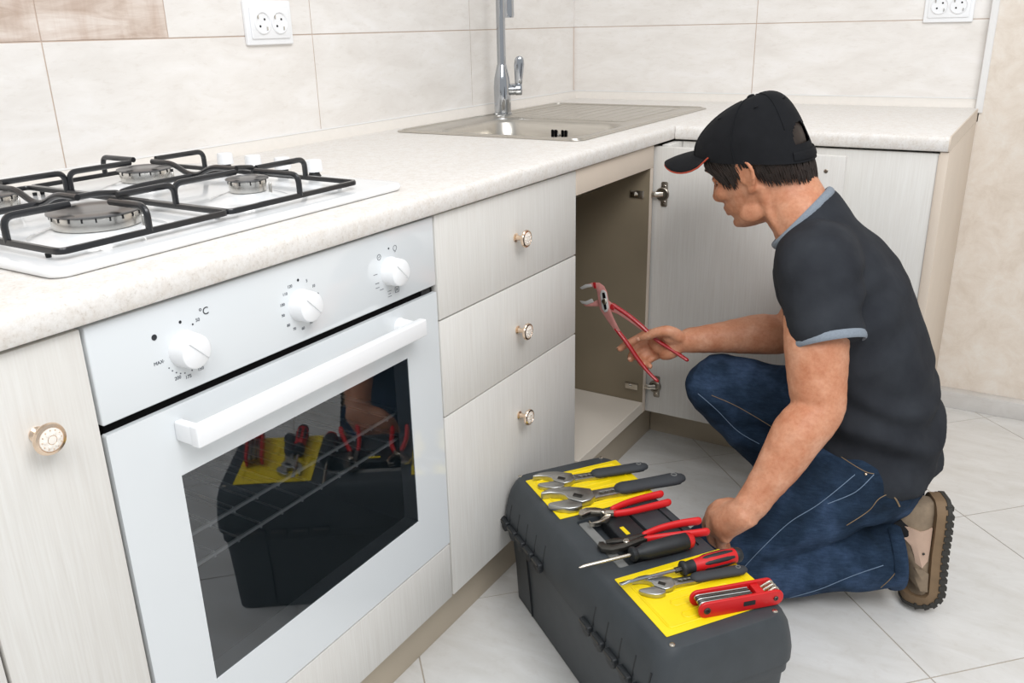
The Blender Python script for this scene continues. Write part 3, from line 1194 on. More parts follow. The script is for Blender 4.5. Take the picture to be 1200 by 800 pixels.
def rr3(u0, u1, v0, v1, r, z, k=6):
    return [(p[0], p[1], z) for p in rrect(u0, u1, v0, v1, r, k)]


U0, U1, V0, V1 = -.032, .566, -.013, .252
ZL = -.0225
bm = bmesh.new()
rings(bm, [rr3(a, b, c, d_, .02, z) for a, b, c, d_, z in (
    (-.024, .545, .017, .228, ZL), (-.028, .549, .013, .232, ZL + .004), (-.028, .552, .009, .236, .06), (-.027, .554, .003, .240, .125), (-.027, .5545, .0025, .2405, .1255),
    (-.027, .555, .000, .242, .150), (-.029, .559, -.006, .246, .156), (-.029, .559, -.006, .246, .1755))])
loc_obj('box_body', bm, M['tb'], tbx)
bm = bmesh.new()
rings(bm, [rr3(U0 + a, U1 - a, V0 + b, V1 - b, .030, z) for a, b, z in (
    (.003, .003, .176), (0, 0, .179), (0, 0, .200), (.001, .004, .222), (.003, .010, .246), (.007, .018, .262), (.010, .024, .2688), (.014, .029, .270))])
lid = loc_obj('lid', bm, M['tb'], tbx)
cut = bmesh.new()
add_prism(cut, rrect(.186, .346, .048, .212, .006), .244, .30, TM @ Matrix.Translation((0, 0, ZO)) @ Matrix.Scale(KT, 4))
boolean_cut(lid, cut)
# recessed carrying handle
bm = bmesh.new()
add_prism(bm, rrect(.188, .344, .052, .071, .004), .246, .2665, None, .002)
loc_obj('handle_bar', bm, M['tbg'], tbx)['label'] = 'grey bar'
bm = bmesh.new()
add_prism(bm, rrect(.192, .340, .098, .150, .008), .2445, .2690, None, .004, 3)
hd = loc_obj('carry_handle', bm, M['tbd'], tbx)
bm = bmesh.new()
add_prism(bm, rrect(.236, .262, .112, .120, .001), .2690, .2698)
loc_obj('handle_tag', bm, M['yellow'], hd)['label'] = 'yellow tag'
bm = bmesh.new()
add_prism(bm, rrect(.187, .345, .156, .211, .003), .2445, .2675, None, .0015)
loc_obj('handle_plate', bm, M['tb'], tbx)
for a, b in ((.008, .167), (.371, .529)):
    bm = bmesh.new()
    add_prism(bm, rrect(a, b, .025, .234, .002), .2702, .2716, None, .0006)
    pad = loc_obj('lid_panel', bm, M['yellow'], tbx)
    pad['label'] = 'yellow inset panel'
    bm = bmesh.new()
    lp = rrect(a + .014, b - .014, .040, .219, .006, 4)
    add_tube(bm, [(p[0], p[1], .2716) for p in lp], .0020, 6, close=True)
    loc_obj('panel_rib', bm, M['yellow'], pad)
    for k in range(4):
        uu = a + .032 + k * (b - a - .064) / 3
        bm = bmesh.new()
        lp = rrect(uu - .008, uu + .008, .075, .185, .0075, 4)
        add_tube(bm, [(p[0], p[1], .2716) for p in lp], .0016, 6, close=True)
        loc_obj('panel_rib', bm, M['yellow'], pad)
for u in (-.016, .546):
    for v in (.024, .212):
        bm = bmesh.new()
        add_lathe(bm, [(.0046, 0), (.0042, .0012), (.002, .002), (.0003, .0021)], (u, v, .2698), (0, 0, 1), 16)
        loc_obj('rivet', bm, M['nickel'], tbx)
# hinge knuckles along the long side
kn = [(-.005 + .040 * k) for k in range(5)] + [(.352 + .043 * k) for k in range(5)]
for u in kn:
    bm = bmesh.new()
    add_box(bm, u - .017, u + .017, V0 - .0105, V0 + .002, .174, .1865, .0035, 3)
    pts = [(u - .016, .176)] + [(u + .016 * math.cos(a), .176 - .018 * math.sin(-a)) for a in [PI + PI * i / 10 for i in range(11)]]
    add_prism(bm, [(u + .016 * math.cos(PI * i / 12), .1755 - .016 * math.sin(PI * i / 12)) for i in range(13)], 0, .009,
              Matrix(((1, 0, 0, 0), (0, 0, -1, V0 + .0015), (0, 1, 0, 0), (0, 0, 0, 1))), .002, 2)
    hk = loc_obj('hinge_knuckle', bm, M['tbd'], tbx)
    bm = bmesh.new()
    add_tube(bm, [(u - .013, V0 - .0105, .1835), (u + .013, V0 - .0105, .1835)], .0014, 8)
    loc_obj('hinge_pin', bm, M['gun'], hk)
    bm = bmesh.new()
    rings(bm, [[(u + .018 + s, V0 - .002, .190), (u + .018 + s, V0 + .001, .190), (u + .018 + s, V0 + .0085, .226), (u + .018 + s, V0 + .0045, .226)] for s in (-.0015, .0015)])
    loc_obj('lid_fin', bm, M['tbd'], tbx)
for u in (.062, .470):
    bm = bmesh.new()
    rings(bm, [[(u + s, -.0020, .150), (u + s, .004, .150), (u + s, .016, ZL + .006), (u + s, .0105, ZL + .006)] for s in (-.0014, .0014)])
    loc_obj('body_rib', bm, M['tbd'], tbx)
bm = bmesh.new()
add_box(bm, .5535, .560, .075, .165, .120, .150, .002)
loc_obj('end_grip', bm, M['tbd'], tbx)

# ================================================================== tools on the lid
ZT = .2718


def tool(name, label, cat, a, b, z, flip=1, group=None):
    """Empty on the lid at a (local u, v) with its x axis towards b."""
    ang = math.atan2(b[1] - a[1], b[0] - a[0]) + TA
    p = TM @ Vector((a[0] * KT, a[1] * KT, ZO + z * KT))
    t = thing(name, p, label, cat, ang, group)
    return t, (Vector(b) - Vector(a)).length


def wrench(label, a, b, flip=1, z=ZT):
    t, L = tool('adjustable_wrench', label, 'wrench', a, b, z, 1, 'adjustable wrenches on the toolbox lid')
    s = L / .25
    F = lambda pts: [(x * s, y * s * flip) for x, y in pts]
    th = .0105 * s
    bm = bmesh.new()
    holes = [[(x * s + .0036 * s * math.cos(q), .0028 * s * math.sin(q)) for q in [2 * PI * i / 10 for i in range(10)]] for x in (.097, .108, .119, .130)]
    neck = F([(.072, -.015), (.072, .015), (.086, .0125), (.150, .0115), (.150, -.0115), (.086, -.0125)])
    add_prism(bm, neck, .001, .001 + th * .8, None, .0012 * s, 2, holes=holes)
    sh = loc_obj('shank', bm, M['toolsteel'], t)
    bm = bmesh.new()
    add_prism(bm, F([(.080, -.0135), (.082, .013), (.068, .022), (.050, .032), (.030, .0365), (.012, .0360), (-.004, .0300), (-.006, .0255), (.010, .0240), (.026, .0170), (.032, .0085), (.033, -.0040), (.042, -.0140), (.052, -.0235), (.068, -.0220)]), 0, th * 1.25, None, .0018 * s, 3)
    loc_obj('fixed_jaw', bm, M['toolsteel'], t)
    bm = bmesh.new()
    add_prism(bm, F([(.031, -.0055), (.0, -.0060), (-.005, -.0090), (-.003, -.0150), (.010, -.0265), (.024, -.0345), (.038, -.0360), (.049, -.0320), (.0505, -.0250), (.0410, -.0155)]), .0006, th * 1.1, None, .0018 * s, 3)
    loc_obj('movable_jaw', bm, M['toolsteel'], t)
    bm = bmesh.new()
    prof = []
    for k in range(9):
        prof += [(.0055 * s, (k - 4.5) * .0019 * s), (.0066 * s, (k - 4) * .0019 * s)]
    add_lathe(bm, prof, (.052 * s, -.004 * s * flip, th * .95), Vector((.75, -.66 * flip, 0)), 14)
    loc_obj('knurl', bm, M['gun'], t)
    bm = bmesh.new()
    P_ = [(.136, .0150), (.140, .0158), (.165, .0150), (.200, .0148), (.235, .0158), (.246, .0150), (.250, .0120)]
    add_tube(bm, [(x * s, 0, .0098 * s) for x, r in P_], [r * s for x, r in P_], 18, True, True, .62, (0, 1, 0))
    gp = loc_obj('grip', bm, M['rubber'], t, 50)
    bm = bmesh.new()
    cz = .0098 * s + .0158 * s * .62 - .0006
    add_tube(bm, [(.238 * s + .0048 * s * math.cos(q), .0048 * s * math.sin(q), cz) for q in [2 * PI * i / 18 for i in range(18)]], .0011 * s, 6, close=True)
    loc_obj('hang_ring', bm, M['tbg'], gp)
    return t


wrench('adjustable wrench with black grip at the yellow panel edge near the cabinets', (.040, .040), (.072, .262))
wrench('largest adjustable wrench with black grip lying beside red-handled pliers wrench', (.118, .026), (.147, .300))
wrench('smallest adjustable wrench between the red screwdriver and folding hex keys', (.417, .045), (.446, .226))


def grip_tube(bm, P, r0, r1, flat=.7):
    P = spline(P, 5)
    n = len(P)
    add_tube(bm, P, [r0 + (r1 - r0) * i / (n - 1) for i in range(n)], 14, True, True, flat, (0, 0, 1))


# chrome pliers wrench
t, L = tool('pliers_wrench', 'chrome pliers wrench with two bright red dipped handles', 'pliers', (.193, .058), (.204, .236), ZT)
bm = bmesh.new()
add_prism(bm, [(.0, .004), (-.002, .012), (.004, .022), (.018, .026), (.036, .020), (.050, .008), (.072, -.006), (.072, -.013), (.055, -.010), (.040, -.002), (.022, .010), (.014, .008)], .004, .012, None, .0012)
loc_obj('jaw', bm, M['nickel'], t)
bm = bmesh.new()
add_prism(bm, [(.008, -.010), (.010, -.020), (.026, -.018), (.040, -.008), (.055, .003), (.075, .013), (.075, .006), (.060, -.003), (.046, -.018), (.034, -.022), (.020, -.026), (.006, -.022)], .0, .0085, None, .001)
loc_obj('jaw', bm, M['nickel'], t)
bm = bmesh.new()
add_lathe(bm, [(.0055, 0), (.0055, .013), (.0045, .0142), (.0003, .0142)], (.042, .002, 0), (0, 0, 1), 18)
loc_obj('pivot', bm, M['nickel'], t)
for sgn, P in ((1, [(.066, .008, .008), (.095, .015, .009), (.130, .020, .009), (L - .004, .022, .009)]), (-1, [(.064, -.009, .008), (.090, -.014, .009), (.130, -.013, .009), (L - .006, -.011, .009)])):
    bm = bmesh.new()
    grip_tube(bm, P, .0068, .0078)
    loc_obj('grip', bm, M['redr'], t, 50)

# gunmetal water pump pliers under the black screwdriver
t, L = tool('water_pump_pliers', 'dark steel water pump pliers with red handles beside the black screwdriver', 'pliers', (.286, .046), (.316, .238), ZT - .001)
bm = bmesh.new()
add_prism(bm, [(.0, .010), (-.006, .0), (-.003, -.012), (.012, -.020), (.035, -.020), (.060, -.012), (.090, -.004), (.090, .004), (.062, .002), (.040, -.005), (.020, -.006), (.010, -.002), (.008, .008)], .003, .011, None, .0012)
loc_obj('jaw', bm, M['gun'], t)
bm = bmesh.new()
add_prism(bm, [(.012, .004), (.014, .014), (.030, .016), (.050, .012), (.070, .016), (.095, .019), (.095, .012), (.072, .006), (.052, .001), (.032, .002), (.022, .004)], .0, .009, None, .0012)
loc_obj('jaw', bm, M['gun'], t)
bm = bmesh.new()
add_lathe(bm, [(.006, 0), (.006, .0125), (.005, .0138), (.0003, .0138)], (.046, -.003, 0), (0, 0, 1), 18)
loc_obj('pivot', bm, M['nickel'], t)
for P in ([(.088, .015, .006), (.120, .020, .010), (.160, .022, .012), (L, .021, .012)], [(.085, -.001, .007), (.115, -.007, .010), (.160, -.014, .012), (L - .002, -.016, .012)]):
    bm = bmesh.new()
    grip_tube(bm, P, .0065, .0080)
    loc_obj('grip', bm, M['redr'], t, 50)


def shaft(bm, L0, r, z, tip):
    if tip == 'cross':
        add_lathe(bm, [(.0008, 0), (.0022, .004), (r, .010), (r, L0)], (0, 0, z), (1, 0, 0), 14)
    else:
        add_tube(bm, [(0, 0, z), (.004, 0, z), (.016, 0, z), (.024, 0, z), (L0, 0, z)], [.0042, .0042, .0036, r, r], 12, True, False, 1)
        for v in bm.verts:
            if v.co.x < .010:
                v.co.z = z + (v.co.z - z) * .25


# black screwdriver with red end
t, L = tool('screwdriver', 'black-handled screwdriver with red end cap, tip past the lid edge', 'screwdriver', (.3385, -.024), (.3475, .193), ZT, 1, 'screwdrivers on the toolbox lid')
zc_ = .0158
bm = bmesh.new()
shaft(bm, .112, .0034, zc_, 'cross')
loc_obj('blade', bm, M['nickel'], t)
bm = bmesh.new()
add_lathe(bm, [(.0090, .096), (.0128, .098), (.0128, .104), (.0098, .108), (.0105, .114), (.0145, .124), (.0152, .150), (.0158, .180), (.0150, .205), (.0130, .208)], (0, 0, zc_), (1, 0, 0), 12)
hn = loc_obj('handle', bm, M['tbd'], t, 40)
bm = bmesh.new()
add_lathe(bm, [(.0150, .2055), (.0135, .214), (.0080, .219), (.0003, .220)], (0, 0, zc_), (1, 0, 0), 20)
loc_obj('end_cap', bm, M['red'], t, 50)['label'] = 'red end cap'

# red and black screwdriver
t, L = tool('screwdriver', 'slotted screwdriver with red and black striped handle lying on the yellow panel', 'screwdriver', (.4045, .016), (.416, .234), ZT, 1, 'screwdrivers on the toolbox lid')
zc_ = .0142
bm = bmesh.new()
shaft(bm, .125, .0030, zc_, 'flat')
loc_obj('blade', bm, M['chrome'], t)
bm = bmesh.new()
add_lathe(bm, [(.0050, .101), (.0050, .114), (.0045, .116)], (0, 0, zc_), (1, 0, 0), 6)
loc_obj('hex_bolster', bm, M['gun'], t)
bm = bmesh.new()
add_lathe(bm, [(.0098, .112), (.0128, .115), (.0125, .119), (.0100, .124), (.0112, .136), (.0060, .137)], (0, 0, zc_), (1, 0, 0), 24)
loc_obj('collar', bm, M['tbd'], t, 50)
bm = bmesh.new()
add_lathe(bm, [(.0105, .130), (.0115, .145), (.0140, .165), (.0142, .195), (.0128, .210), (.0125, .2155)], (0, 0, zc_), (1, 0, 0), 24)
hn = loc_obj('handle', bm, M['red'], t, 50)
for a in (50, 100, 150, 0, -50, 200):
    ca, sa_ = math.cos(math.radians(a)), math.sin(math.radians(a))
    bm = bmesh.new()
    P = [(.146, .0114), (.160, .0136), (.175, .0142), (.195, .0143), (.208, .0132)]
    add_tube(bm, [(x, ca * (r - .0012), zc_ + sa_ * (r - .0012)) for x, r in P], [.0016, .0036, .0040, .0040, .0026], 10, True, True, .5, (0, -sa_, ca))
    loc_obj('grip_stripe', bm, M['tbd'], hn, 50)
bm = bmesh.new()
add_lathe(bm, [(.0126, .2152), (.0130, .217), (.0126, .224), (.0100, .2275), (.0003, .2280)], (0, 0, zc_), (1, 0, 0), 24)
loc_obj('end_cap', bm, M['tbd'], t, 50)

# folding hex key set
t, L = tool('folding_hex_keys', 'red folding hex key set standing on the toolbox lid corner', 'hex keys', (.498, .094), (.521, .236), ZT)
Hh = .027
XZ = lambda y0: Matrix(((1, 0, 0, 0), (0, 0, 1, y0), (0, 1, 0, 0), (0, 0, 0, 1)))
for y0 in (-.0185, .0130):
    bm = bmesh.new()
    poly = rrect(0, L, 0, Hh, .0125, 6)
    poly = [(x, z if not (.03 < x < L - .03) else z) for x, z in poly]
    add_prism(bm, poly, 0, .0055, XZ(y0), .0016, 3)
    pl_ = loc_obj('side_plate', bm, M['red'], t, 40)
    if y0 < 0:
        bm = bmesh.new()
        add_prism(bm, rrect(L * .52, L * .66, .0095, .0175, .0012), -.0006, .0002, XZ(y0))
        loc_obj('size_print', bm, M['tbd'], pl_, 0)
        for x, r in ((.0135, .0058), (L - .0135, .0040)):
            bm = bmesh.new()
            add_lathe(bm, [(r, 0), (r, .0012), (r * .8, .002), (r * .4, .002), (r * .35, .0006), (.0002, .0006)], (x, y0, Hh / 2), (0, -1, 0), 18)
            loc_obj('bolt', bm, M['gun'], t)
bm = bmesh.new()
add_box(bm, L * .70, L * .80, -.0132, .0132, .004, .024, .002)
loc_obj('spacer', bm, M['red'], t)
for k, y in enumerate((-.0098, -.0048, .0002, .0052, .0100)):
    bm = bmesh.new()
    r = (.0024, .0021, .0018, .0016, .0014)[k]
    P = fillet([(.020, y, .014), (.006, y, .016), (.006, y, .0215), (.012, y, .0225), (L * .66, y, .0205)], .006)
    add_tube(bm, P, r, 6)
    loc_obj('hex_key', bm, M['gun'] if k % 2 else M['toolsteel'], t)
for k, y in enumerate((-.0085, 0, .0085)):
    bm = bmesh.new()
    add_tube(bm, fillet([(L - .030, y, .016), (L - .008, y, .0265), (L - .003, y, .018), (L - .010, y, .012)], .005), .0022, 8)
    loc_obj('hex_key', bm, M['nickel'], t)

# ================================================================== person
SB = .974          # the figure is laid out along view rays, then brought to the floor level about the camera


def to_floor(me):
    me.transform(Matrix.Translation(CAM_LOC) @ Matrix.Scale(SB, 4) @ Matrix.Translation(-CAM_LOC))
    return me


V = Vector


def limb(bm, pts, n=20, k=5, flat=1.0, side=None, ends=True):
    """pts: (point, radius) pairs, splined."""
    q = spline([tuple(p) + (r,) for p, r in pts], k)
    add_tube(bm, [V(a[:3]) for a in q], [max(a[3], .002) for a in q], n, True, ends, flat, side)


def blob(bm, c, ax, n=16):
    """Ellipsoid with axis vectors ax."""
    R_ = []
    for i in range(1, n):
        a = PI * i / n
        R_.append([V(c) + V(ax[2]) * math.cos(a) + (V(ax[0]) * math.cos(t) + V(ax[1]) * math.sin(t)) * math.sin(a) for t in [2 * PI * j / (2 * n) for j in range(2 * n)]])
    rings(bm, R_)


def sections(bm, secs, n=40, ex=1.0):
    """secs: (centre, lateral vector, depth vector); rings with slight squareness."""
    R_ = []
    for c, a, b in secs:
        ring = []
        for j in range(n):
            t = 2 * PI * j / n
            ct, st = math.cos(t), math.sin(t)
            ring.append(V(c) + V(a) * math.copysign(abs(ct) ** ex, ct) + V(b) * math.copysign(abs(st) ** ex, st))
        R_.append(ring)
    rings(bm, R_)


def voxel(bm, size, smooth=3, factor=.5):
    bmesh.ops.recalc_face_normals(bm, faces=bm.faces[:])
    me = bpy.data.meshes.new('v')
    bm.to_mesh(me)
    bm.free()
    o = bpy.data.objects.new('v', me)
    COL.objects.link(o)
    md = o.modifiers.new('r', 'REMESH')
    md.mode = 'VOXEL'
    md.voxel_size = size
    md.adaptivity = 0
    if smooth:
        ms = o.modifiers.new('s', 'SMOOTH')
        ms.factor = factor
        ms.iterations = smooth
    bpy.context.view_layer.update()
    dg = bpy.context.evaluated_depsgraph_get()
    out = bpy.data.meshes.new_from_object(o.evaluated_get(dg))
    bpy.data.objects.remove(o)
    out.materials.clear()
    return out


def displace(me, fn):
    n = len(me.vertices)
    co = np.empty(n * 3)
    me.vertices.foreach_get('co', co)
    co = co.reshape(-1, 3)
    no = np.array([v.normal[:] for v in me.vertices])
    d = np.array([fn(V(c), V(m)) for c, m in zip(co, no)])
    co += no * d[:, None]
    me.vertices.foreach_set('co', co.ravel())
    me.update()


# ---- joints (before to_floor)
LAT = V((.104, -.994, .012)).normalized()
hipL, hipR = V((1.255, -1.125, .285)), V((1.215, -.935, .300))
kneeL, ankL = V((.958, -1.285, .078)), V((1.315, -1.110, .125))
kneeR, ankR = pxy(840, 452, -1.0), V((1.155, -.965, .120))
shL, elL, wrL = V((1.120, -1.200, .690)), pxy(958, 480, -1.275), pxy(880, 592, -1.385)
shR, elR, wrR = V((1.090, -.885, .650)), pxy(925, 388, -.900), pxy(806, 399, -1.000)
colB, colF = pxy(974, 223, -1.03), pxy(909, 287, -1.07)
colC = (colB + colF) / 2
colAP = (colB - colF) / 2

# ---- head frame
haz, hp, hr = math.radians(170), math.radians(25), math.radians(-5)
HX = V((math.cos(haz) * math.cos(hp), math.sin(haz) * math.cos(hp), -math.sin(hp)))
HY = V((-math.sin(haz), math.cos(haz), 0))
HZ = HX.cross(HY)
HY, HZ = HY * math.cos(hr) + HZ * math.sin(hr), HZ * math.cos(hr) - HY * math.sin(hr)
HC = V((.959, -1.034, .855))
HM = Matrix((HX.to_4d(), HY.to_4d(), HZ.to_4d(), (0, 0, 0, 1))).transposed()
HM[3] = (0, 0, 0, 1)
HM = Matrix.Translation(HC) @ HM.to_3x3().to_4x4()


def hw(x, y, z):
    return HM @ V((x, y, z))


# profile tables: z, front x, back x, half width, squareness
HEADP = [
    (.126, .004, -.034, .016), (.120, .034, -.060, .042), (.106, .062, -.080, .060), (.086, .083, -.089, .071), (.066, .094, -.095, .0760),
    (.048, .101, -.0965, .0775), (.038, .1005, -.0965, .0772), (.024, .093, -.0960, .0765), (.012, .090, -.0945, .0755), (.000, .090, -.0920, .0740), (-.014, .0905, -.089, .0715),
    (-.028, .0910, -.080, .0690), (-.036, .0935, -.074, .0670), (-.044, .0975, -.068, .0650), (-.051, .0945, -.062, .0630), (-.058, .0970, -.055, .0605), (-.066, .0905, -.046, .0575),
    (-.074, .0890, -.035, .0535), (-.082, .0920, -.022, .0490), (-.090, .0900, -.006, .0410), (-.097, .0800, .012, .0300), (-.101, .066, .030, .014)]


def head_ring(z, f, b, w, n=48, off=0):
    ring = []
    for j in range(n):
        t = 2 * PI * j / n
        c, s = math.cos(t), math.sin(t)
        if c >= 0:
            e = .80 if z > -.03 else .92
            x = f * (abs(c) ** e)
            y = w * math.copysign(abs(s) ** .95, s)
        else:
            x = b * (abs(c) ** .9)
            y = w * math.copysign(abs(s) ** .9, s)
        ring.append(hw(x + math.copysign(off, x) * abs(c), y + math.copysign(off, y) * abs(s), z))
    return ring


body = bmesh.new()
rings(body, [head_ring(*r) for r in spline(HEADP, 3)])
# nose, brow, lips, cheeks
limb(body, [(hw(.088, 0, .026), .0085), (hw(.100, 0, .006), .0085), (hw(.110, 0, -.012), .0095), (hw(.1125, 0, -.020), .0100), (hw(.100, 0, -.028), .0085)], 14)
for s in (-1, 1):
    blob(body, hw(.097, s * .0105, -.024), (HX * .0095, HY * .0065, HZ * .0075), 8)
    limb(body, [(hw(.098, s * .012, .040), .0075), (hw(.092, s * .030, .043), .0080), (hw(.076, s * .048, .038), .0070)], 10)
    blob(body, hw(.066, s * .045, -.012), (HX * .024, HY * .018, HZ * .018), 10)
    blob(body, hw(.022, s * .056, -.070), (HX * .030, HY * .011, HZ * .020), 10)
    # ear: shell, helix, lobe
    blob(body, hw(-.008, s * .0765, .001), (HX * .014, HY * .0045 + HX * -.004, HZ * .026), 10)
    P = [(.006, .0745, -.004), (.010, .0770, .014), (.004, .0810, .030), (-.010, .0845, .034), (-.022, .0865, .024), (-.025, .0860, .006), (-.018, .0830, -.012), (-.008, .0790, -.024), (.0, .0760, -.030)]
    limb(body, [(hw(x, s * y, z), .0042) for x, y, z in P], 10)
    blob(body, hw(-.003, s * .0765, -.026), (HX * .0085, HY * .0045, HZ * .0085), 8)
    limb(body, [(hw(-.010, s * .079, .018), .0032), (hw(-.014, s * .081, .004), .0034), (hw(-.008, s * .080, -.010), .0032)], 8)
    blob(body, hw(.004, s * .0765, -.006), (HX * .004, HY * .0045, HZ * .0065), 8)
limb(body, [(hw(.090, .024, -.050), .004), (hw(.0975, .010, -.046), .0058), (hw(.099, 0, -.0455), .006), (hw(.0975, -.010, -.046), .0058), (hw(.090, -.024, -.050), .004)], 10)
limb(body, [(hw(.090, .020, -.055), .004), (hw(.0965, .009, -.058), .006), (hw(.098, 0, -.0585), .0062), (hw(.0965, -.009, -.058), .006), (hw(.090, -.020, -.055), .004)], 10)
blob(body, hw(.086, 0, -.083), (HX * .012, HY * .019, HZ * .012), 10)
# neck and trunk core
limb(body, [(hw(-.018, 0, -.01), .062), (hw(-.026, 0, -.050), .060), (colC * .55 + hw(-.03, 0, -.075) * .45, .0605), (colC, .064), (colC + V((.035, 0, -.05)), .072), (V((1.110, -1.037, .66)), .080), (V((1.155, -1.035, .58)), .085), (V((1.215, -1.03, .42)), .085), (V((1.225, -1.03, .30)), .085)], 28)
limb(body, [(hw(-.050, .0, -.02), .041), (hw(-.057, 0, -.055), .042), (colB * .35 + colC * .65, .036)], 18)
# sternomastoid
limb(body, [(hw(-.018, .058, -.030), .014), (hw(-.012, .050, -.075), .015), (colC * .5 + colF * .5 + LAT * .035, .013)], 12)
# arms
limb(body, [(colC + V((.06, -.09, -.06)), .048), (shL, .056), (shL.lerp(elL, .45) + V((0, -.004, 0)), .0570), (shL.lerp(elL, .8), .052), (elL, .0465), (elL.lerp(wrL, .25) + V((-.004, -.004, 0)), .0475), (elL.lerp(wrL, .55), .041), (elL.lerp(wrL, .85), .032), (wrL, .0305)], 24)
limb(body, [(colC + V((.05, .06, -.08)), .045), (shR, .048), (shR.lerp(elR, .5), .048), (elR, .044), (elR.lerp(wrR, .3), .0455), (elR.lerp(wrR, .65), .036), (wrR, .0285)], 24)
# legs inside the trousers
limb(body, [(V((1.245, -1.05, .30)), .08), (hipL, .075), (hipL.lerp(kneeL, .5), .065), (kneeL, .048), (kneeL.lerp(ankL, .4), .046), (kneeL.lerp(ankL, .75), .036)], 20)
limb(body, [(V((1.240, -1.0, .30)), .08), (hipR, .075), (hipR.lerp(kneeR, .5), .065), (kneeR, .048), (kneeR.lerp(ankR, .4), .046), (kneeR.lerp(ankR, .8), .036)], 20)

# ---- right hand around the pliers (palm seen, thumb over the upper handle)
YP_ = -1.030


def hp3(u, v, dy):
    return pxy(u, v, YP_ + dy)


blob(body, hp3(786, 403, .022), (hp3(808, 401, .022) - hp3(784, 403, .022), hp3(786, 417, .022) - hp3(786, 403, .022), V((0, .015, 0))), 14)
blob(body, hp3(775, 402, .028), (hp3(790, 402, .028) - hp3(775, 402, .028), hp3(776, 417, .028) - hp3(775, 402, .028), V((0, .013, 0))), 14)
blob(body, hp3(790, 395, .010), (hp3(806, 397, .012) - hp3(790, 394, .008), hp3(791, 405, .01) - hp3(791, 396, .01), V((0, .015, 0))), 12)
blob(body, hp3(786, 413, .013), (hp3(800, 409, .013) - hp3(786, 413, .013), hp3(787, 422, .013) - hp3(786, 414, .013), V((0, .013, 0))), 12)
limb(body, [(wrR, .0285), (hp3(797, 401, .020), .0250), (hp3(785, 403, .022), .022)], 18, flat=.75, side=(0, 0, 1))
fing = [
    ([(776, 390, .030), (758, 391, .034), (742, 399, .027), (733, 404, .018), (726, 409, .010)], [.0105, .0100, .0092, .0088, .0078]),
    ([(775, 398, .034), (757, 401, .040), (745, 409, .030), (740, 416, .018), (739, 421, .008)], [.0105, .0102, .0096, .0090, .0080]),
    ([(776, 407, .034), (762, 411, .040), (752, 417, .028), (750, 422, .014), (752, 426, .004)], [.0102, .0098, .0092, .0086, .0076]),
    ([(780, 413, .030), (768, 418, .035), (760, 423, .022), (759, 427, .010), (762, 429, .002)], [.0095, .0088, .0082, .0078, .0070]),
    ([(797, 395, .010), (784, 388, -.004), (771, 389, -.013), (760, 393, -.015), (750, 396, -.012)], [.0150, .0135, .0115, .0102, .0082])]
for P, r in fing:
    limb(body, [(hp3(*p), rr) for p, rr in zip(P, r)], 14, 4)

# ---- left hand closed over the far rim of the toolbox (back of the hand seen)
YQ = -1.400


def hq(u, v, dy):
    return pxy(u, v, YQ + dy)


limb(body, [(wrL, .0300), (hq(872, 600, .0), .0310), (hq(860, 606, .002), .0340), (hq(849, 611, .006), .0350), (hq(842, 613, .010), .0290)], 20, 5, .80, (.2, .6, .8))
fl = [
    ([(856, 592, .018), (843, 592, .026), (833, 601, .034), (832, 614, .042), (842, 622, .046)], [.0120, .0125, .0112, .0098, .0085]),
    ([(851, 602, .002), (836, 603, .012), (829, 614, .026), (834, 626, .036), (844, 630, .040)], [.0125, .0125, .0112, .0100, .0085]),
    ([(853, 612, -.010), (840, 616, .0), (834, 628, .016), (842, 638, .028), (852, 638, .034)], [.0122, .0120, .0108, .0095, .0080]),
    ([(858, 621, -.018), (848, 630, -.010), (845, 640, .006), (853, 647, .018), (862, 645, .026)], [.0112, .0108, .0098, .0088, .0076]),
    ([(866, 594, .022), (853, 590, .036), (842, 596, .050), (838, 606, .058)], [.0145, .0125, .0108, .0088])]
for P, r in fl:
    limb(body, [(hq(*p), rr) for p, rr in zip(P, r)], 14, 4)
for u, v, dy in ((842, 596, .020), (838, 606, .006), (842, 618, -.005), (850, 630, -.014)):
    blob(body, hq(u, v, dy), (V((.012, 0, 0)), V((0, .012, 0)), V((0, 0, .011))), 8)

me = voxel(body, .0036, 4, .45)


def skin_folds(c, n):
    return .0010 * noise.noise(c * 60)


displace(me, skin_folds)
person = me_obj('person', to_floor(me), M['skin'], None, 0)
person.data.shade_smooth()
tag(person, 'kneeling person in black cap, dark tee and jeans holding red pliers', 'person')


def pobj(name, me, mat, parent=None, smooth=60):
    o = me_obj(name, to_floor(me), mat, parent or person, smooth)
    return o


def pbm(name, bm, mat, parent=None, smooth=50):
    bmesh.ops.recalc_face_normals(bm, faces=bm.faces[:])
    me = bpy.data.meshes.new(name)
    bm.to_mesh(me)
    bm.free()
    return pobj(name, me, mat, parent, smooth)


# ---- face details
for s in (-1, 1):
    bm = bmesh.new()
    blob(bm, hw(.0775, s * .031, .016), (HX * .0112, HY * .0112, HZ * .0112), 12)
    ey = pbm('eye', bm, M['eye'])
    bm = bmesh.new()
    blob(bm, hw(.0862, s * .0320, .0105), (HX * .0032, HY * .0062, HZ * .0056), 8)
    pbm('iris', bm, M['iris'], ey)
    bm = bmesh.new()
    limb(bm, [(hw(.085, s * .016, .0165), .0040), (hw(.0865, s * .028, .0190), .0060), (hw(.080, s * .043, .0165), .0050)], 8)
    limb(bm, [(hw(.086, s * .018, .010), .0022), (hw(.0895, s * .029, .006), .0026), (hw(.082, s * .042, .011), .0022)], 8)
    pbm('eyelid', bm, M['skin'], ey)
    bm = bmesh.new()
    limb(bm, [(hw(.1040, s * .012, .0385), .0030), (hw(.0985, s * .030, .0430), .0036), (hw(.0830, s * .049, .0400), .0020)], 8, 5, .6)
    pbm('eyebrow', bm, M['brow'])
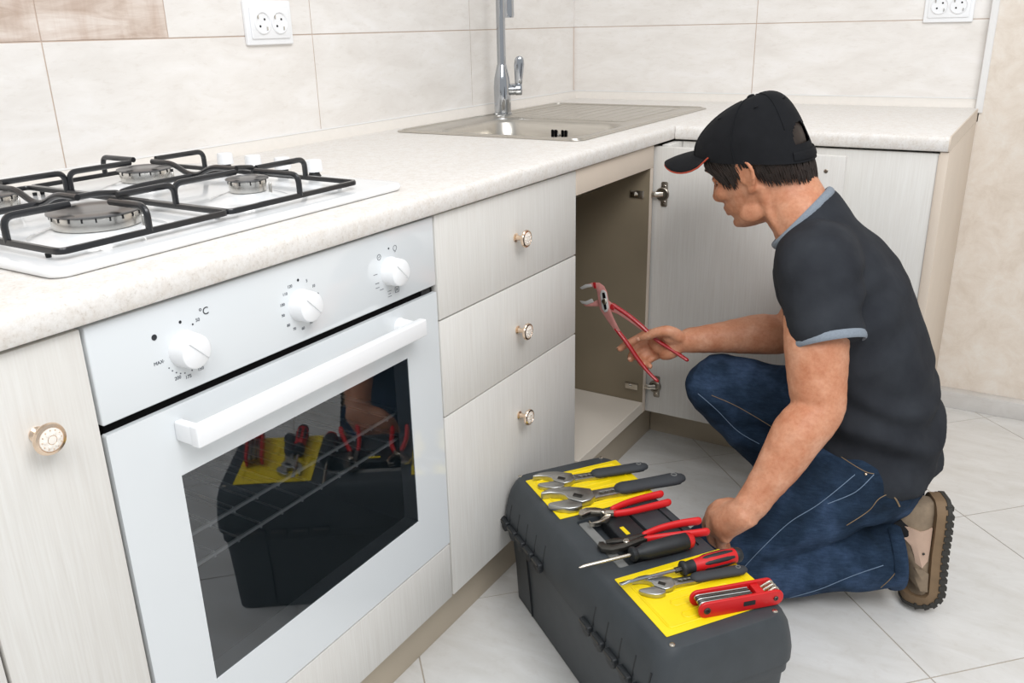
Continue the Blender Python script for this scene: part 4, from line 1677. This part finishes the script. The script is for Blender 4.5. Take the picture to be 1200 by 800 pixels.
# fingernails
for P, r in fing[:2] + fing[4:]:
    a, b = hp3(*P[-1]), hp3(*P[-2])
    d = (a - b).normalized()
    bm = bmesh.new()
    up = V((0, -1, 0)) if P is fing[4][0] else V((-.3, .2, .9))
    up = (up - d * up.dot(d)).normalized()
    blob(bm, a + up * (r[-1] * .80) + d * .001, (d * .0050, d.cross(up) * .0045, up * .0012), 8)
    pbm('fingernail', bm, M['nail'])

RIMF, RIMB = .082, -.018


def rim_z(t):
    return (RIMF + RIMB) / 2 + (RIMF - RIMB) / 2 * math.cos(t)


# ---- hair: a shell below the cap with loose strands
bm = bmesh.new()
HZ0 = lambda t: None
R_ = []
for j in range(60):
    t = 2 * PI * j / 60
    c, s = math.cos(t), math.sin(t)
    # lower hairline by direction: sideburns in front of the ear, above the ear, then the nape
    deg = abs(math.degrees(math.atan2(s, c)))
    if deg < 42:
        zl = .050
    elif deg < 62:
        zl = .050 - (deg - 42) / 20 * .045
    elif deg < 80:
        zl = .004 - (deg - 62) / 18 * .010
    elif deg < 92:
        zl = -.006 + (deg - 80) / 12 * .040
    elif deg < 106:
        zl = .032 - (deg - 92) / 14 * .046
    else:
        zl = -.020 - (deg - 106) / 74 * .034
    R_.append((t, zl))
tab = spline(HEADP, 6)


def head_at(t, z, off):
    best = min(tab, key=lambda r: abs(r[0] - z))
    c, s = math.cos(t), math.sin(t)
    f, b, w = best[1:]
    if c >= 0:
        x, y = f * abs(c) ** .80, w * math.copysign(abs(s) ** .95, s)
    else:
        if z < 0:
            b = min(b, -.0955 + .06 * z * -1)
        x, y = b * abs(c) ** .9, w * math.copysign(abs(s) ** .9, s)
    m = math.hypot(x, y)
    return V((x * (1 + off / m), y * (1 + off / m), z))


grid = []
for t, zl in R_:
    col = []
    for i in range(9):
        f = i / 8
        zt_ = min(.075, rim_z(t) + .016) if math.cos(t) > -.6 else .060
        z = zt_ + (zl - zt_) * f
        off = (.0055 if math.cos(t) > -.6 else .0035) * (1 - .75 * f ** 3)
        col.append(HM @ head_at(t, z, off))
    grid.append(col)
gv = [[bm.verts.new(p) for p in col] for col in grid]
for a in range(60):
    b = (a + 1) % 60
    for i in range(8):
        bm.faces.new((gv[a][i], gv[b][i], gv[b][i + 1], gv[a][i + 1]))
random.seed(11)
for k in range(900):
    a = random.random() * 60
    j = int(a)
    t = 2 * PI * a / 60
    zl = R_[j][1] + (R_[(j + 1) % 60][1] - R_[j][1]) * (a - j)
    deg = abs(math.degrees(math.atan2(math.sin(t), math.cos(t))))
    if deg < 44:
        continue
    z0 = min(zl + .012 + random.random() * .045, rim_z(t) + .008)
    if z0 < zl + .004:
        continue
    z1 = zl - random.random() * .014
    sk_ = (random.random() - .5) * .10 + (.10 if deg < 75 else -.04) * (1 if math.sin(t) > 0 else -1) * 0
    P = []
    for i in range(4):
        f = i / 3
        z = z0 + (z1 - z0) * f
        P.append(HM @ head_at(t + sk_ * f, z, .0075 - .004 * f))
    add_tube(bm, P, [.0009, .0014, .0012, .0003], 5)
hair = pbm('hair', bm, M['hair'], None, 40)

# ---- cap
def cap_pt(t, h, off=0):
    """h from 0 at the rim to 1 at the top button."""
    c, s = math.cos(t), math.sin(t)
    a = h * PI / 2
    rx = (.1135 if c > 0 else .1070)
    k = max(math.cos(a), 0) ** .72
    x = (rx + off) * k * math.copysign(abs(c) ** .92, c) - .034 * math.sin(a) ** 2
    y = (.0895 + off) * k * math.copysign(abs(s) ** .95, s)
    z = rim_z(t) + (.1395 + off - rim_z(t)) * math.sin(a) ** 1.05
    return V((x, y, z))


bm = bmesh.new()
N_, NH = 160, 44
R_ = [[HM @ cap_pt(2 * PI * j / N_, i / NH) for j in range(N_)] for i in range(NH)]
gv = [[bm.verts.new(p) for p in r] for r in R_]
top = bm.verts.new(HM @ cap_pt(0, 1))


def in_gap(j, i):
    t = 2 * PI * (j + .5) / N_
    d = abs(t - PI)
    h = (i + .5) / NH
    return .17 < h < .34 and (d / .40) ** 2 + ((h - .17) / .17) ** 2 < 1


for i in range(NH - 1):
    for j in range(N_):
        if in_gap(j, i):
            continue
        bm.faces.new((gv[i][j], gv[i][(j + 1) % N_], gv[i + 1][(j + 1) % N_], gv[i + 1][j]))
for j in range(N_):
    bm.faces.new((gv[NH - 1][j], gv[NH - 1][(j + 1) % N_], top))
bmesh.ops.recalc_face_normals(bm, faces=bm.faces[:])
bmesh.ops.solidify(bm, geom=bm.faces[:], thickness=.002)
cap_o = pbm('cap', bm, M['cap'], None, 60)
for k in range(6):
    t = PI / 6 + k * PI / 3
    bm = bmesh.new()
    add_tube(bm, [HM @ cap_pt(t, h, .0006) for h in [i / 20 for i in range(6 if k == 2 or k == 3 else 0, 20)]], .0011, 6)
    pbm('cap_seam', bm, M['cap'], cap_o)
    bm = bmesh.new()
    p = HM @ cap_pt(t + PI / 6, .62, .0008)
    add_tube(bm, [p + (HY * math.cos(q) + HX * math.sin(q)) * .0032 for q in [2 * PI * i / 12 for i in range(12)]], .0011, 6, close=True)
    pbm('eyelet', bm, M['cap'], cap_o)
bm = bmesh.new()
blob(bm, HM @ V((-.034, 0, .1405)), (HX * .008, HY * .008, HZ * .0042), 10)
pbm('cap_button', bm, M['cap'], cap_o)
bm = bmesh.new()
add_tube(bm, [HM @ cap_pt(PI + a, .06, .0015) for a in [-.55 + 1.1 * i / 12 for i in range(13)]], .0085, 10, flat=.2, side=HZ)
pbm('cap_strap', bm, M['cap'], cap_o)
# brim
bm = bmesh.new()
top_r, bot_r = [], []
NB = 28
for i in range(9):
    f = i / 8
    rt, rb = [], []
    for j in range(NB + 1):
        a = -1.12 + 2.24 * j / NB
        base = cap_pt(a, .03, .001)
        y = base.y * (1 + .02 * f)
        reach = .078 * (math.cos(a * PI / 2 / 1.12) ** .55 if abs(a) < 1.119 else 0)
        x = base.x + reach * f
        z = base.z + .020 * f - 7.0 * y * y * f ** .6 * (reach / .078) - .012 * f * f
        rt.append(bm.verts.new(HM @ V((x, y, z + .0018))))
        rb.append(bm.verts.new(HM @ V((x, y, z - .0018))))
    top_r.append(rt)
    bot_r.append(rb)
for i in range(8):
    for j in range(NB):
        bm.faces.new((top_r[i][j], top_r[i][j + 1], top_r[i + 1][j + 1], top_r[i + 1][j]))
        bm.faces.new((bot_r[i][j], bot_r[i + 1][j], bot_r[i + 1][j + 1], bot_r[i][j + 1]))
for j in range(NB):
    bm.faces.new((top_r[8][j], top_r[8][j + 1], bot_r[8][j + 1], bot_r[8][j]))
    bm.faces.new((top_r[0][j], bot_r[0][j], bot_r[0][j + 1], top_r[0][j + 1]))
edge = [(top_r[8][j].co + bot_r[8][j].co) / 2 - HZ * .0016 for j in range(NB + 1)]
brim = pbm('brim', bm, M['cap'], cap_o, 60)
bm = bmesh.new()
add_tube(bm, edge, .0016, 8)
pbm('brim_piping', bm, M['capred'], cap_o)['label'] = 'orange piping'

# ---- tee
bm = bmesh.new()
secs = []
spine = [((1.252, -1.030, .264), .172, .112), ((1.246, -1.030, .30), .172, .114), ((1.232, -1.030, .40), .168, .114), ((1.203, -1.034, .50), .170, .115),
         ((1.156, -1.036, .60), .176, .116), ((1.107, -1.038, .672), .168, .106), ((1.078, -1.042, .718), .130, .090)]
sp = spline([c + (a, b) for c, a, b in spine], 3)
for i, q in enumerate(sp):
    c = V(q[:3])
    p0, p1 = V(sp[max(0, i - 1)][:3]), V(sp[min(len(sp) - 1, i + 1)][:3])
    tg = (p1 - p0).normalized()
    lat = (LAT - tg * LAT.dot(tg)).normalized()
    ap = lat.cross(tg).normalized()
    secs.append((c, lat * q[3], ap * q[4]))
apn = secs[-1][2]
cap_ap = colAP if colAP.dot(apn) > 0 else -colAP
secs.append((colC + V((.010, 0, -.014)), LAT * .088, cap_ap * 1.05))
secs.append((colC, LAT * .076, cap_ap))
sections(bm, secs, 44, .92)
slL = pxy(971, 400, -1.243)
limb(bm, [(V((1.100, -1.10, .700)), .085), (V((1.118, -1.175, .700)), .078), (shL.lerp(slL, .45), .071), (slL, .0635)], 28, ends=False)
slR = shR.lerp(elR, .5)
limb(bm, [(V((1.10, -.98, .660)), .080), (V((1.095, -.90, .655)), .072), (shR.lerp(slR, .5), .072), (slR, .066)], 28, ends=False)
me = voxel(bm, .006, 5, .5)


def shirt_folds(c, n):
    d = .0060 * noise.noise(V((c.x * 9, c.y * 9, c.z * 14))) + .0025 * noise.noise(V((c.x * 30, c.y * 18, c.z * 22)))
    # slack folds above the waist and from the armpit
    w = max(0, 1 - abs(c.z - .36) / .16)
    d += .0100 * w * math.sin(70 * (c.z + .35 * c.x) + 4 * noise.noise(c * 7))
    a = max(0, 1 - (c - V((1.17, -1.17, .60))).length / .15)
    d += .0085 * a * math.sin(85 * (c.z - .6 * c.x) + 3 * noise.noise(c * 8))
    return d


displace(me, shirt_folds)
tee = pobj('t_shirt', me, M['shirt'])
bm = bmesh.new()
ring = []
nn = 48
for j in range(nn):
    t = 2 * PI * j / nn
    ct, st = math.cos(t), math.sin(t)
    ring.append(colC + LAT * (.0735 * math.copysign(abs(ct) ** .92, ct)) + cap_ap * (.985 * math.copysign(abs(st) ** .92, st)))
add_tube(bm, ring, .0088, 10, flat=.62, side=cap_ap.cross(LAT), close=True)
pbm('collar', bm, M['ribg'], tee)['label'] = 'grey collar band'
for sl, sh_ in ((slL, shL), (slR, shR)):
    bm = bmesh.new()
    d = (sl - sh_).normalized()
    e = d.orthogonal().normalized()
    g = d.cross(e)
    c = sl - d * .002
    rr_ = .0630
    ring = [c + (e * math.cos(t) + g * math.sin(t)) * rr_ for t in [2 * PI * j / 40 for j in range(40)]]
    add_tube(bm, ring, .0080, 10, flat=.38, side=d, close=True)
    pbm('sleeve_band', bm, M['ribg'], tee)['label'] = 'grey sleeve band'

# ---- jeans
bm = bmesh.new()
blob(bm, (1.238, -1.030, .272), (LAT * .168, V((.106, 0, .02)), V((-.02, 0, .120))), 16)
limb(bm, [(V((1.245, -1.085, .262)), .096), (hipL + V((-.018, 0, -.004)), .094), (hipL.lerp(kneeL, .35) + V((0, 0, .016)), .086), (hipL.lerp(kneeL, .75) + V((0, 0, .008)), .074), (kneeL, .068)], 28)
limb(bm, [(kneeL, .066), (kneeL.lerp(ankL, .30) + V((0, 0, -.010)), .066), (kneeL.lerp(ankL, .65) + V((0, 0, -.006)), .068), (kneeL.lerp(ankL, .97), .074)], 28, ends=False)
limb(bm, [(V((1.235, -.985, .285)), .094), (hipR, .096), (hipR.lerp(kneeR, .4), .088), (hipR.lerp(kneeR, .8), .079), (kneeR, .073)], 28)
limb(bm, [(kneeR, .072), (kneeR.lerp(ankR, .35), .070), (kneeR.lerp(ankR, .95), .068)], 28, ends=False)
me = voxel(bm, .0055, 3, .5)


def jean_folds(c, n):
    d = .004 * noise.noise(V((c.x * 8, c.y * 8, c.z * 12)))
    d += .006 * noise.noise(V((c.x * 22, c.y * 14, c.z * 30)))
    for k, r, fr, dr, am in ((kneeR, .12, 95, V((.5, 0, .9)), .0045), (hipL, .16, 75, V((.7, .2, .7)), .005), (hipR, .14, 80, V((.8, 0, .6)), .005), (ankL, .15, 90, V((.9, .3, -.1)), .0045), (kneeL, .13, 90, V((.9, .3, .3)), .004)):
        w = max(0, 1 - (c - k).length / r)
        d += am * w * math.sin(fr * c.dot(dr) + 4 * noise.noise(c * 9))
    return d


displace(me, jean_folds)
from mathutils.bvhtree import BVHTree
jb = bmesh.new()
jb.from_mesh(me)
tree = BVHTree.FromBMesh(jb)
jb.free()
tee_bm = None
jeans = pobj('jeans', me, M['denim'])


def seam_px(pts, mat, r=.0008, name='seam'):
    """Stitching laid on the trouser surface through pixels."""
    out = []
    pts = spline(pts, 6)
    for u, v in pts:
        hit = tree.ray_cast(CAM_LOC, ray(u, v).normalized())
        if hit[0] is not None:
            out.append(hit[0] + hit[1] * .0006)
    if len(out) > 3:
        keep = [out[0]]
        for p in out[1:]:
            if (p - keep[-1]).length < .06:
                keep.append(p)
        bm = bmesh.new()
        add_tube(bm, keep, r, 6)
        pbm(name, bm, M[mat], jeans)


seam_px([(1002, 556), (960, 590), (925, 612), (890, 645), (872, 664)], 'stitchb')
seam_px([(968, 522), (990, 538), (1013, 552), (1024, 555)], 'stitch')
seam_px([(1024, 556), (1008, 572), (995, 580), (970, 590)], 'stitchb')
seam_px([(1044, 577), (1030, 584), (1020, 596), (1008, 605), (992, 615)], 'stitch')
seam_px([(1044, 577), (1050, 585), (1054, 593)], 'stitch', .0016)
seam_px([(834, 463), (860, 474), (885, 488), (905, 500)], 'stitch')
seam_px([(818, 461), (840, 480), (865, 505), (890, 520)], 'stitchb')
seam_px([(925, 700), (960, 690), (1000, 674), (1035, 662)], 'stitchb')
seam_px([(1062, 608), (1066, 632), (1060, 655), (1045, 676), (1032, 688)], 'stitch')
bm = bmesh.new()
hit = tree.ray_cast(CAM_LOC, ray(1014.5, 555.5).normalized())
if hit[0] is not None:
    blob(bm, hit[0] + hit[1] * .001, (V((.003, 0, 0)), V((0, .003, 0)), V((0, 0, .003))), 8)
    pbm('rivet', bm, M['gold'], jeans)
# rolled cuff on the near ankle
d = (ankL - kneeL).normalized()
c = kneeL.lerp(ankL, .96)
e = d.orthogonal().normalized()
g = d.cross(e)
bm = bmesh.new()
add_tube(bm, [c + (e * math.cos(t) + g * math.sin(t)) * .0735 for t in [2 * PI * j / 40 for j in range(40)]], .013, 10, flat=.3, side=d, close=True)
pbm('cuff', bm, M['denim'], jeans)

# ---- socks and shoes
def shoe(name, FX, FZ, FYv, O, bend, label):
    """FX along the foot to the toes, FZ up from the sole, O the heel centre on the sole; bend rolls the toes up (radians)."""
    FX, FZ, FYv, O = V(FX).normalized() * .93, V(FZ).normalized() * .95, V(FYv).normalized() * .95, V(O)
    XB, RB = .168, .050

    def W(x, y, z):
        if bend and x > XB:
            # bend towards +FZ around a centre above the ball
            L_ = x - XB
            ang = min(L_ / RB, bend)
            rest = L_ - ang * RB
            rr = RB - z
            px_ = XB + rr * math.sin(ang) + rest * math.cos(ang)
            pz_ = RB - rr * math.cos(ang) + rest * math.sin(ang)
            return O + FX * px_ + FYv * y + FZ * pz_
        return O + FX * x + FYv * y + FZ * z

    def half_w(x):
        T_ = [(-.034, .012), (-.028, .024), (-.010, .034), (.03, .0375), (.08, .0375), (.13, .044), (.17, .0495), (.205, .0475), (.235, .037), (.252, .022), (.258, .008)]
        for (a, wa), (b, wb) in zip(T_[:-1], T_[1:]):
            if a <= x <= b:
                return wa + (wb - wa) * (x - a) / (b - a)
        return .008
    xs = [-.034, -.030, -.022, -.010, .01, .03, .055, .08, .105, .13, .15, .168, .18, .192, .205, .220, .235, .246, .254, .258]

    def slab(bm, z0, z1, grow):
        R_ = []
        for x in xs:
            w = half_w(x) + grow
            cx_ = x + (grow if x > .2 else (-grow if x < 0 else 0))
            R_.append([W(cx_, -w, z0), W(cx_, w, z0), W(cx_, w, z1), W(cx_, -w, z1)])
        rings(bm, R_)
    bm = bmesh.new()
    # upper
    prof_ = [(-.030, .062, .5), (-.024, .088, .75), (-.010, .100, .85), (.012, .104, .95), (.040, .104, 1), (.065, .096, 1), (.090, .086, 1), (.115, .074, 1), (.140, .064, 1), (.165, .056, 1), (.190, .050, 1), (.215, .045, 1), (.235, .038, 1), (.250, .028, .9), (.2555, .020, .6)]
    R_ = []
    for x, h, k in prof_:
        w = half_w(x) * .97 * k ** .2
        ring = []
        for j in range(24):
            t = 2 * PI * j / 24
            c_, s_ = math.cos(t), math.sin(t)
            y = w * math.copysign(abs(c_) ** .75, c_) * (1 if s_ < .2 else 1 - .34 * ((s_ - .2) / .8) * (1 if x < .12 else .5))
            z = .022 + (h - .022) * (.5 + .5 * math.copysign(abs(s_) ** .85, s_))
            ring.append(W(x, y, z))
        R_.append(ring)
    rings(bm, R_)
    up = voxel(bm, .0045, 3, .5)
    displace(up, lambda c_, n_: .0012 * noise.noise(c_ * 45))
    sh_o = pobj(name, up, M['suede'])
    sh_o['label'] = label
    bm = bmesh.new()
    slab(bm, .008, .030, .0035)
    pbm('midsole', bm, M['mids'], sh_o, 40)
    bm = bmesh.new()
    slab(bm, .0, .0085, .0050)
    so = pbm('outsole', bm, M['outs'], sh_o, 40)
    for x in [(-.024 + .0165 * k) for k in range(17)]:
        for s in (-1, 1):
            w = half_w(x) + .0042
            bm = bmesh.new()
            t_ = [W(x - .005, s * (w - .012), -.004), W(x + .005, s * (w - .012), -.004), W(x + .005, s * (w + .001), -.004), W(x - .005, s * (w + .001), -.004)]
            b_ = [W(x - .0055, s * (w - .013), .012), W(x + .0055, s * (w - .013), .012), W(x + .0055, s * (w + .002), .012), W(x - .0055, s * (w + .002), .012)]
            rings(bm, [t_, b_])
            pbm('tread_lug', bm, M['outs'], so, 0)
    # side panels: heel counter and pale quarter
    for s in (-1, 1):
        for nm, poly, mt, off in (('quarter_panel', [(.022, .033), (.070, .033), (.098, .036), (.112, .048), (.104, .060), (.084, .065), (.062, .073), (.046, .088), (.032, .096), (.018, .094), (.020, .078), (.027, .058)], 'shoep', .0042),
                                 ('toe_panel', [(.128, .032), (.150, .032), (.170, .032), (.170, .046), (.150, .054), (.128, .062), (.116, .060), (.118, .044)], 'suede', .0038)):
            bm = bmesh.new()

            def surf(x, z, o):
                # nearest half width of the upper at that height
                hh = max(h for (xx, h, k) in prof_ if abs(xx - x) == min(abs(q_[0] - x) for q_ in prof_))
                fr = (z - .022) / (hh - .022)
                s_ = max(-1, min(1, 2 * fr - 1))
                cc = math.sqrt(max(0, 1 - abs(s_) ** 2.35))
                y = half_w(x) * .97 * cc ** .75 * (1 if s_ < .2 else 1 - .34 * ((s_ - .2) / .8) * (1 if x < .12 else .5))
                return W(x, s * (y + o), z)
            outer_ = [bm.verts.new(surf(x, z, off)) for x, z in poly]
            inner_ = [bm.verts.new(surf(x, z, -.004)) for x, z in poly]
            cx_ = sum(p[0] for p in poly) / len(poly)
            cz_ = sum(p[1] for p in poly) / len(poly)
            ctr = bm.verts.new(surf(cx_, cz_, off + .001))
            for k in range(len(poly)):
                l = (k + 1) % len(poly)
                bm.faces.new((outer_[k], outer_[l], ctr))
                bm.faces.new((outer_[k], inner_[k], inner_[l], outer_[l]))
            pbm(nm, bm, M[mt], sh_o, 40)
        bm = bmesh.new()
        blob(bm, surf(.078, .048, .006), (FX * .0028, FYv * .002, FZ * .0028), 6)
        pbm('eyelet_stud', bm, M['outs'], sh_o)
    bm = bmesh.new()
    for k in range(4):
        x = .085 + k * .016
        hh = .092 - k * .009
        limb(bm, [(W(x, -.022, hh - .014), .0022), (W(x + .004, 0, hh - .001), .0024), (W(x, .022, hh - .014), .0022)], 6, 3)
    pbm('shoelace', bm, M['mids'], sh_o)
    bm = bmesh.new()
    limb(bm, [(W(.034, 0, .080), .032), (W(.036, 0, .100), .030), (W(.038, 0, .108), .028)], 18)
    pbm('sock', bm, M['sock'], sh_o)
    return sh_o


dirL = (kneeL - ankL)
dirL.z = 0
dirL.normalize()
latL = V((dirL.y, -dirL.x, 0))
# near shoe: foot upright on its toes, sole turned away from the knee
shoe('shoe', (-.02 * dirL.x, -.02 * dirL.y, -1), dirL + V((0, 0, -.02)), latL, V((1.384, -1.072, .216)), 1.42, 'tan suede shoe standing on its toe')
fR = V((-.97, -.12, 0)).normalized()
shoe('shoe', fR, (0, 0, 1), V((fR.y, -fR.x, 0)), ankR + V((.030, .002, -.120 + .004)), 0, 'tan suede shoe flat on the floor')

# ================================================================== pliers in the hand
def PL(u, v, dy=0):
    return pxy(u, v, YP_ + dy)


def px_prism(bm, poly, y0, y1):
    a = [PL(u, v, y0) for u, v in poly]
    b = [PL(u, v, y1) for u, v in poly]
    t = bmesh.new()
    rings(t, [a, b])
    bmesh.ops.recalc_face_normals(t, faces=t.faces[:])
    ed = [e for e in t.edges if len(e.link_faces) == 2 and e.calc_face_angle(0) > .9]
    bmesh.ops.bevel(t, geom=ed, offset=.0012, segments=2, profile=.5, affect='EDGES', clamp_overlap=True)
    merge(bm, t)


pr_ = thing('water_pump_pliers', CAM_LOC + (PL(712, 360) - CAM_LOC) * SB, 'red water pump pliers held open in the hand', 'pliers')


def pl_obj(name, bm, mat, smooth=40):
    bmesh.ops.recalc_face_normals(bm, faces=bm.faces[:])
    me = bpy.data.meshes.new(name)
    bm.to_mesh(me)
    bm.free()
    return me_obj(name, to_floor(me), mat, pr_, smooth)


bm = bmesh.new()   # fixed half: upper jaw and lower handle
px_prism(bm, [(681, 336), (688, 333), (694, 331), (702, 331), (708, 335), (711, 341), (713, 350), (715, 362), (719, 372), (727, 388), (722, 390), (712, 376), (703, 362), (701, 350), (699, 339), (694, 336), (687, 337)], -.006, .004)
pl_obj('jaw_arm', bm, M['pinkm'])
bm = bmesh.new()
px_prism(bm, [(679, 337), (686, 333), (693, 332.5), (694, 336), (688, 337), (682, 339)], -.0068, .0048)
pl_obj('jaw_teeth', bm, M['tooth'])
bm = bmesh.new()   # moving half: lower jaw and upper handle
px_prism(bm, [(680, 353), (687, 356), (695, 354), (702, 350), (711, 350), (717, 355), (726, 361), (738, 369), (756, 384), (753, 388), (738, 377), (724, 368), (714, 364), (704, 359), (694, 359), (686, 359)], .000, .009)
pl_obj('jaw_arm', bm, M['pinkm'])
bm = bmesh.new()
px_prism(bm, [(679, 352), (686, 353), (694, 349.5), (696, 354), (688, 357), (682, 356)], -.001, .0100)
pl_obj('jaw_teeth', bm, M['tooth'])
bm = bmesh.new()
lp = [(704.5, 340), (707.5, 339.5), (710.5, 342), (712, 350), (713.5, 360), (712, 365), (708.5, 366), (705.5, 362), (704, 352), (703, 345)]
px_prism(bm, lp, -.0078, -.0055)
pl_obj('slot_plate', bm, M['tooth'])
for poly in ([(705.5, 343), (708.5, 342.5), (710, 349), (706.5, 350)], [(706.8, 356), (710, 356), (711, 362), (708.5, 363.5)]):
    bm = bmesh.new()
    px_prism(bm, poly, -.0084, -.0076)
    pl_obj('adjusting_slot', bm, M['black'])
bm = bmesh.new()
add_lathe(bm, [(.0065, 0), (.0065, .002), (.005, .003), (.0003, .003)], PL(708.5, 353, -.0074), (0, -1, 0), 18)
pl_obj('pivot', bm, M['nickel'])
for P in ([(722, 385), (735, 402), (748, 421), (760, 436), (770, 446)], [(718, 357), (736, 369), (752, 382), (768, 397), (786, 409), (805, 421.5)]):
    bm = bmesh.new()
    q = spline(P, 5)
    dy = -.001 if P[0][0] == 722 else .004
    n_ = len(q)
    add_tube(bm, [PL(a, b, dy) for a, b in q], [.0050 + .0012 * math.sin(PI * min(1, i / n_ + .25)) for i in range(n_)], 12, True, True, .8, (0, 1, 0))
    pl_obj('handle', bm, M['redm'], 50)
bm = bmesh.new()
px_prism(bm, [(716, 356), (721, 359), (719, 364), (714, 361)], -.002, .0105)
pl_obj('stop_lug', bm, M['redm'])
bm = bmesh.new()
px_prism(bm, [(694.5, 331), (698, 330.5), (699, 338), (696, 338)], -.0068, .0048)
pl_obj('jaw_band', bm, M['redm'])
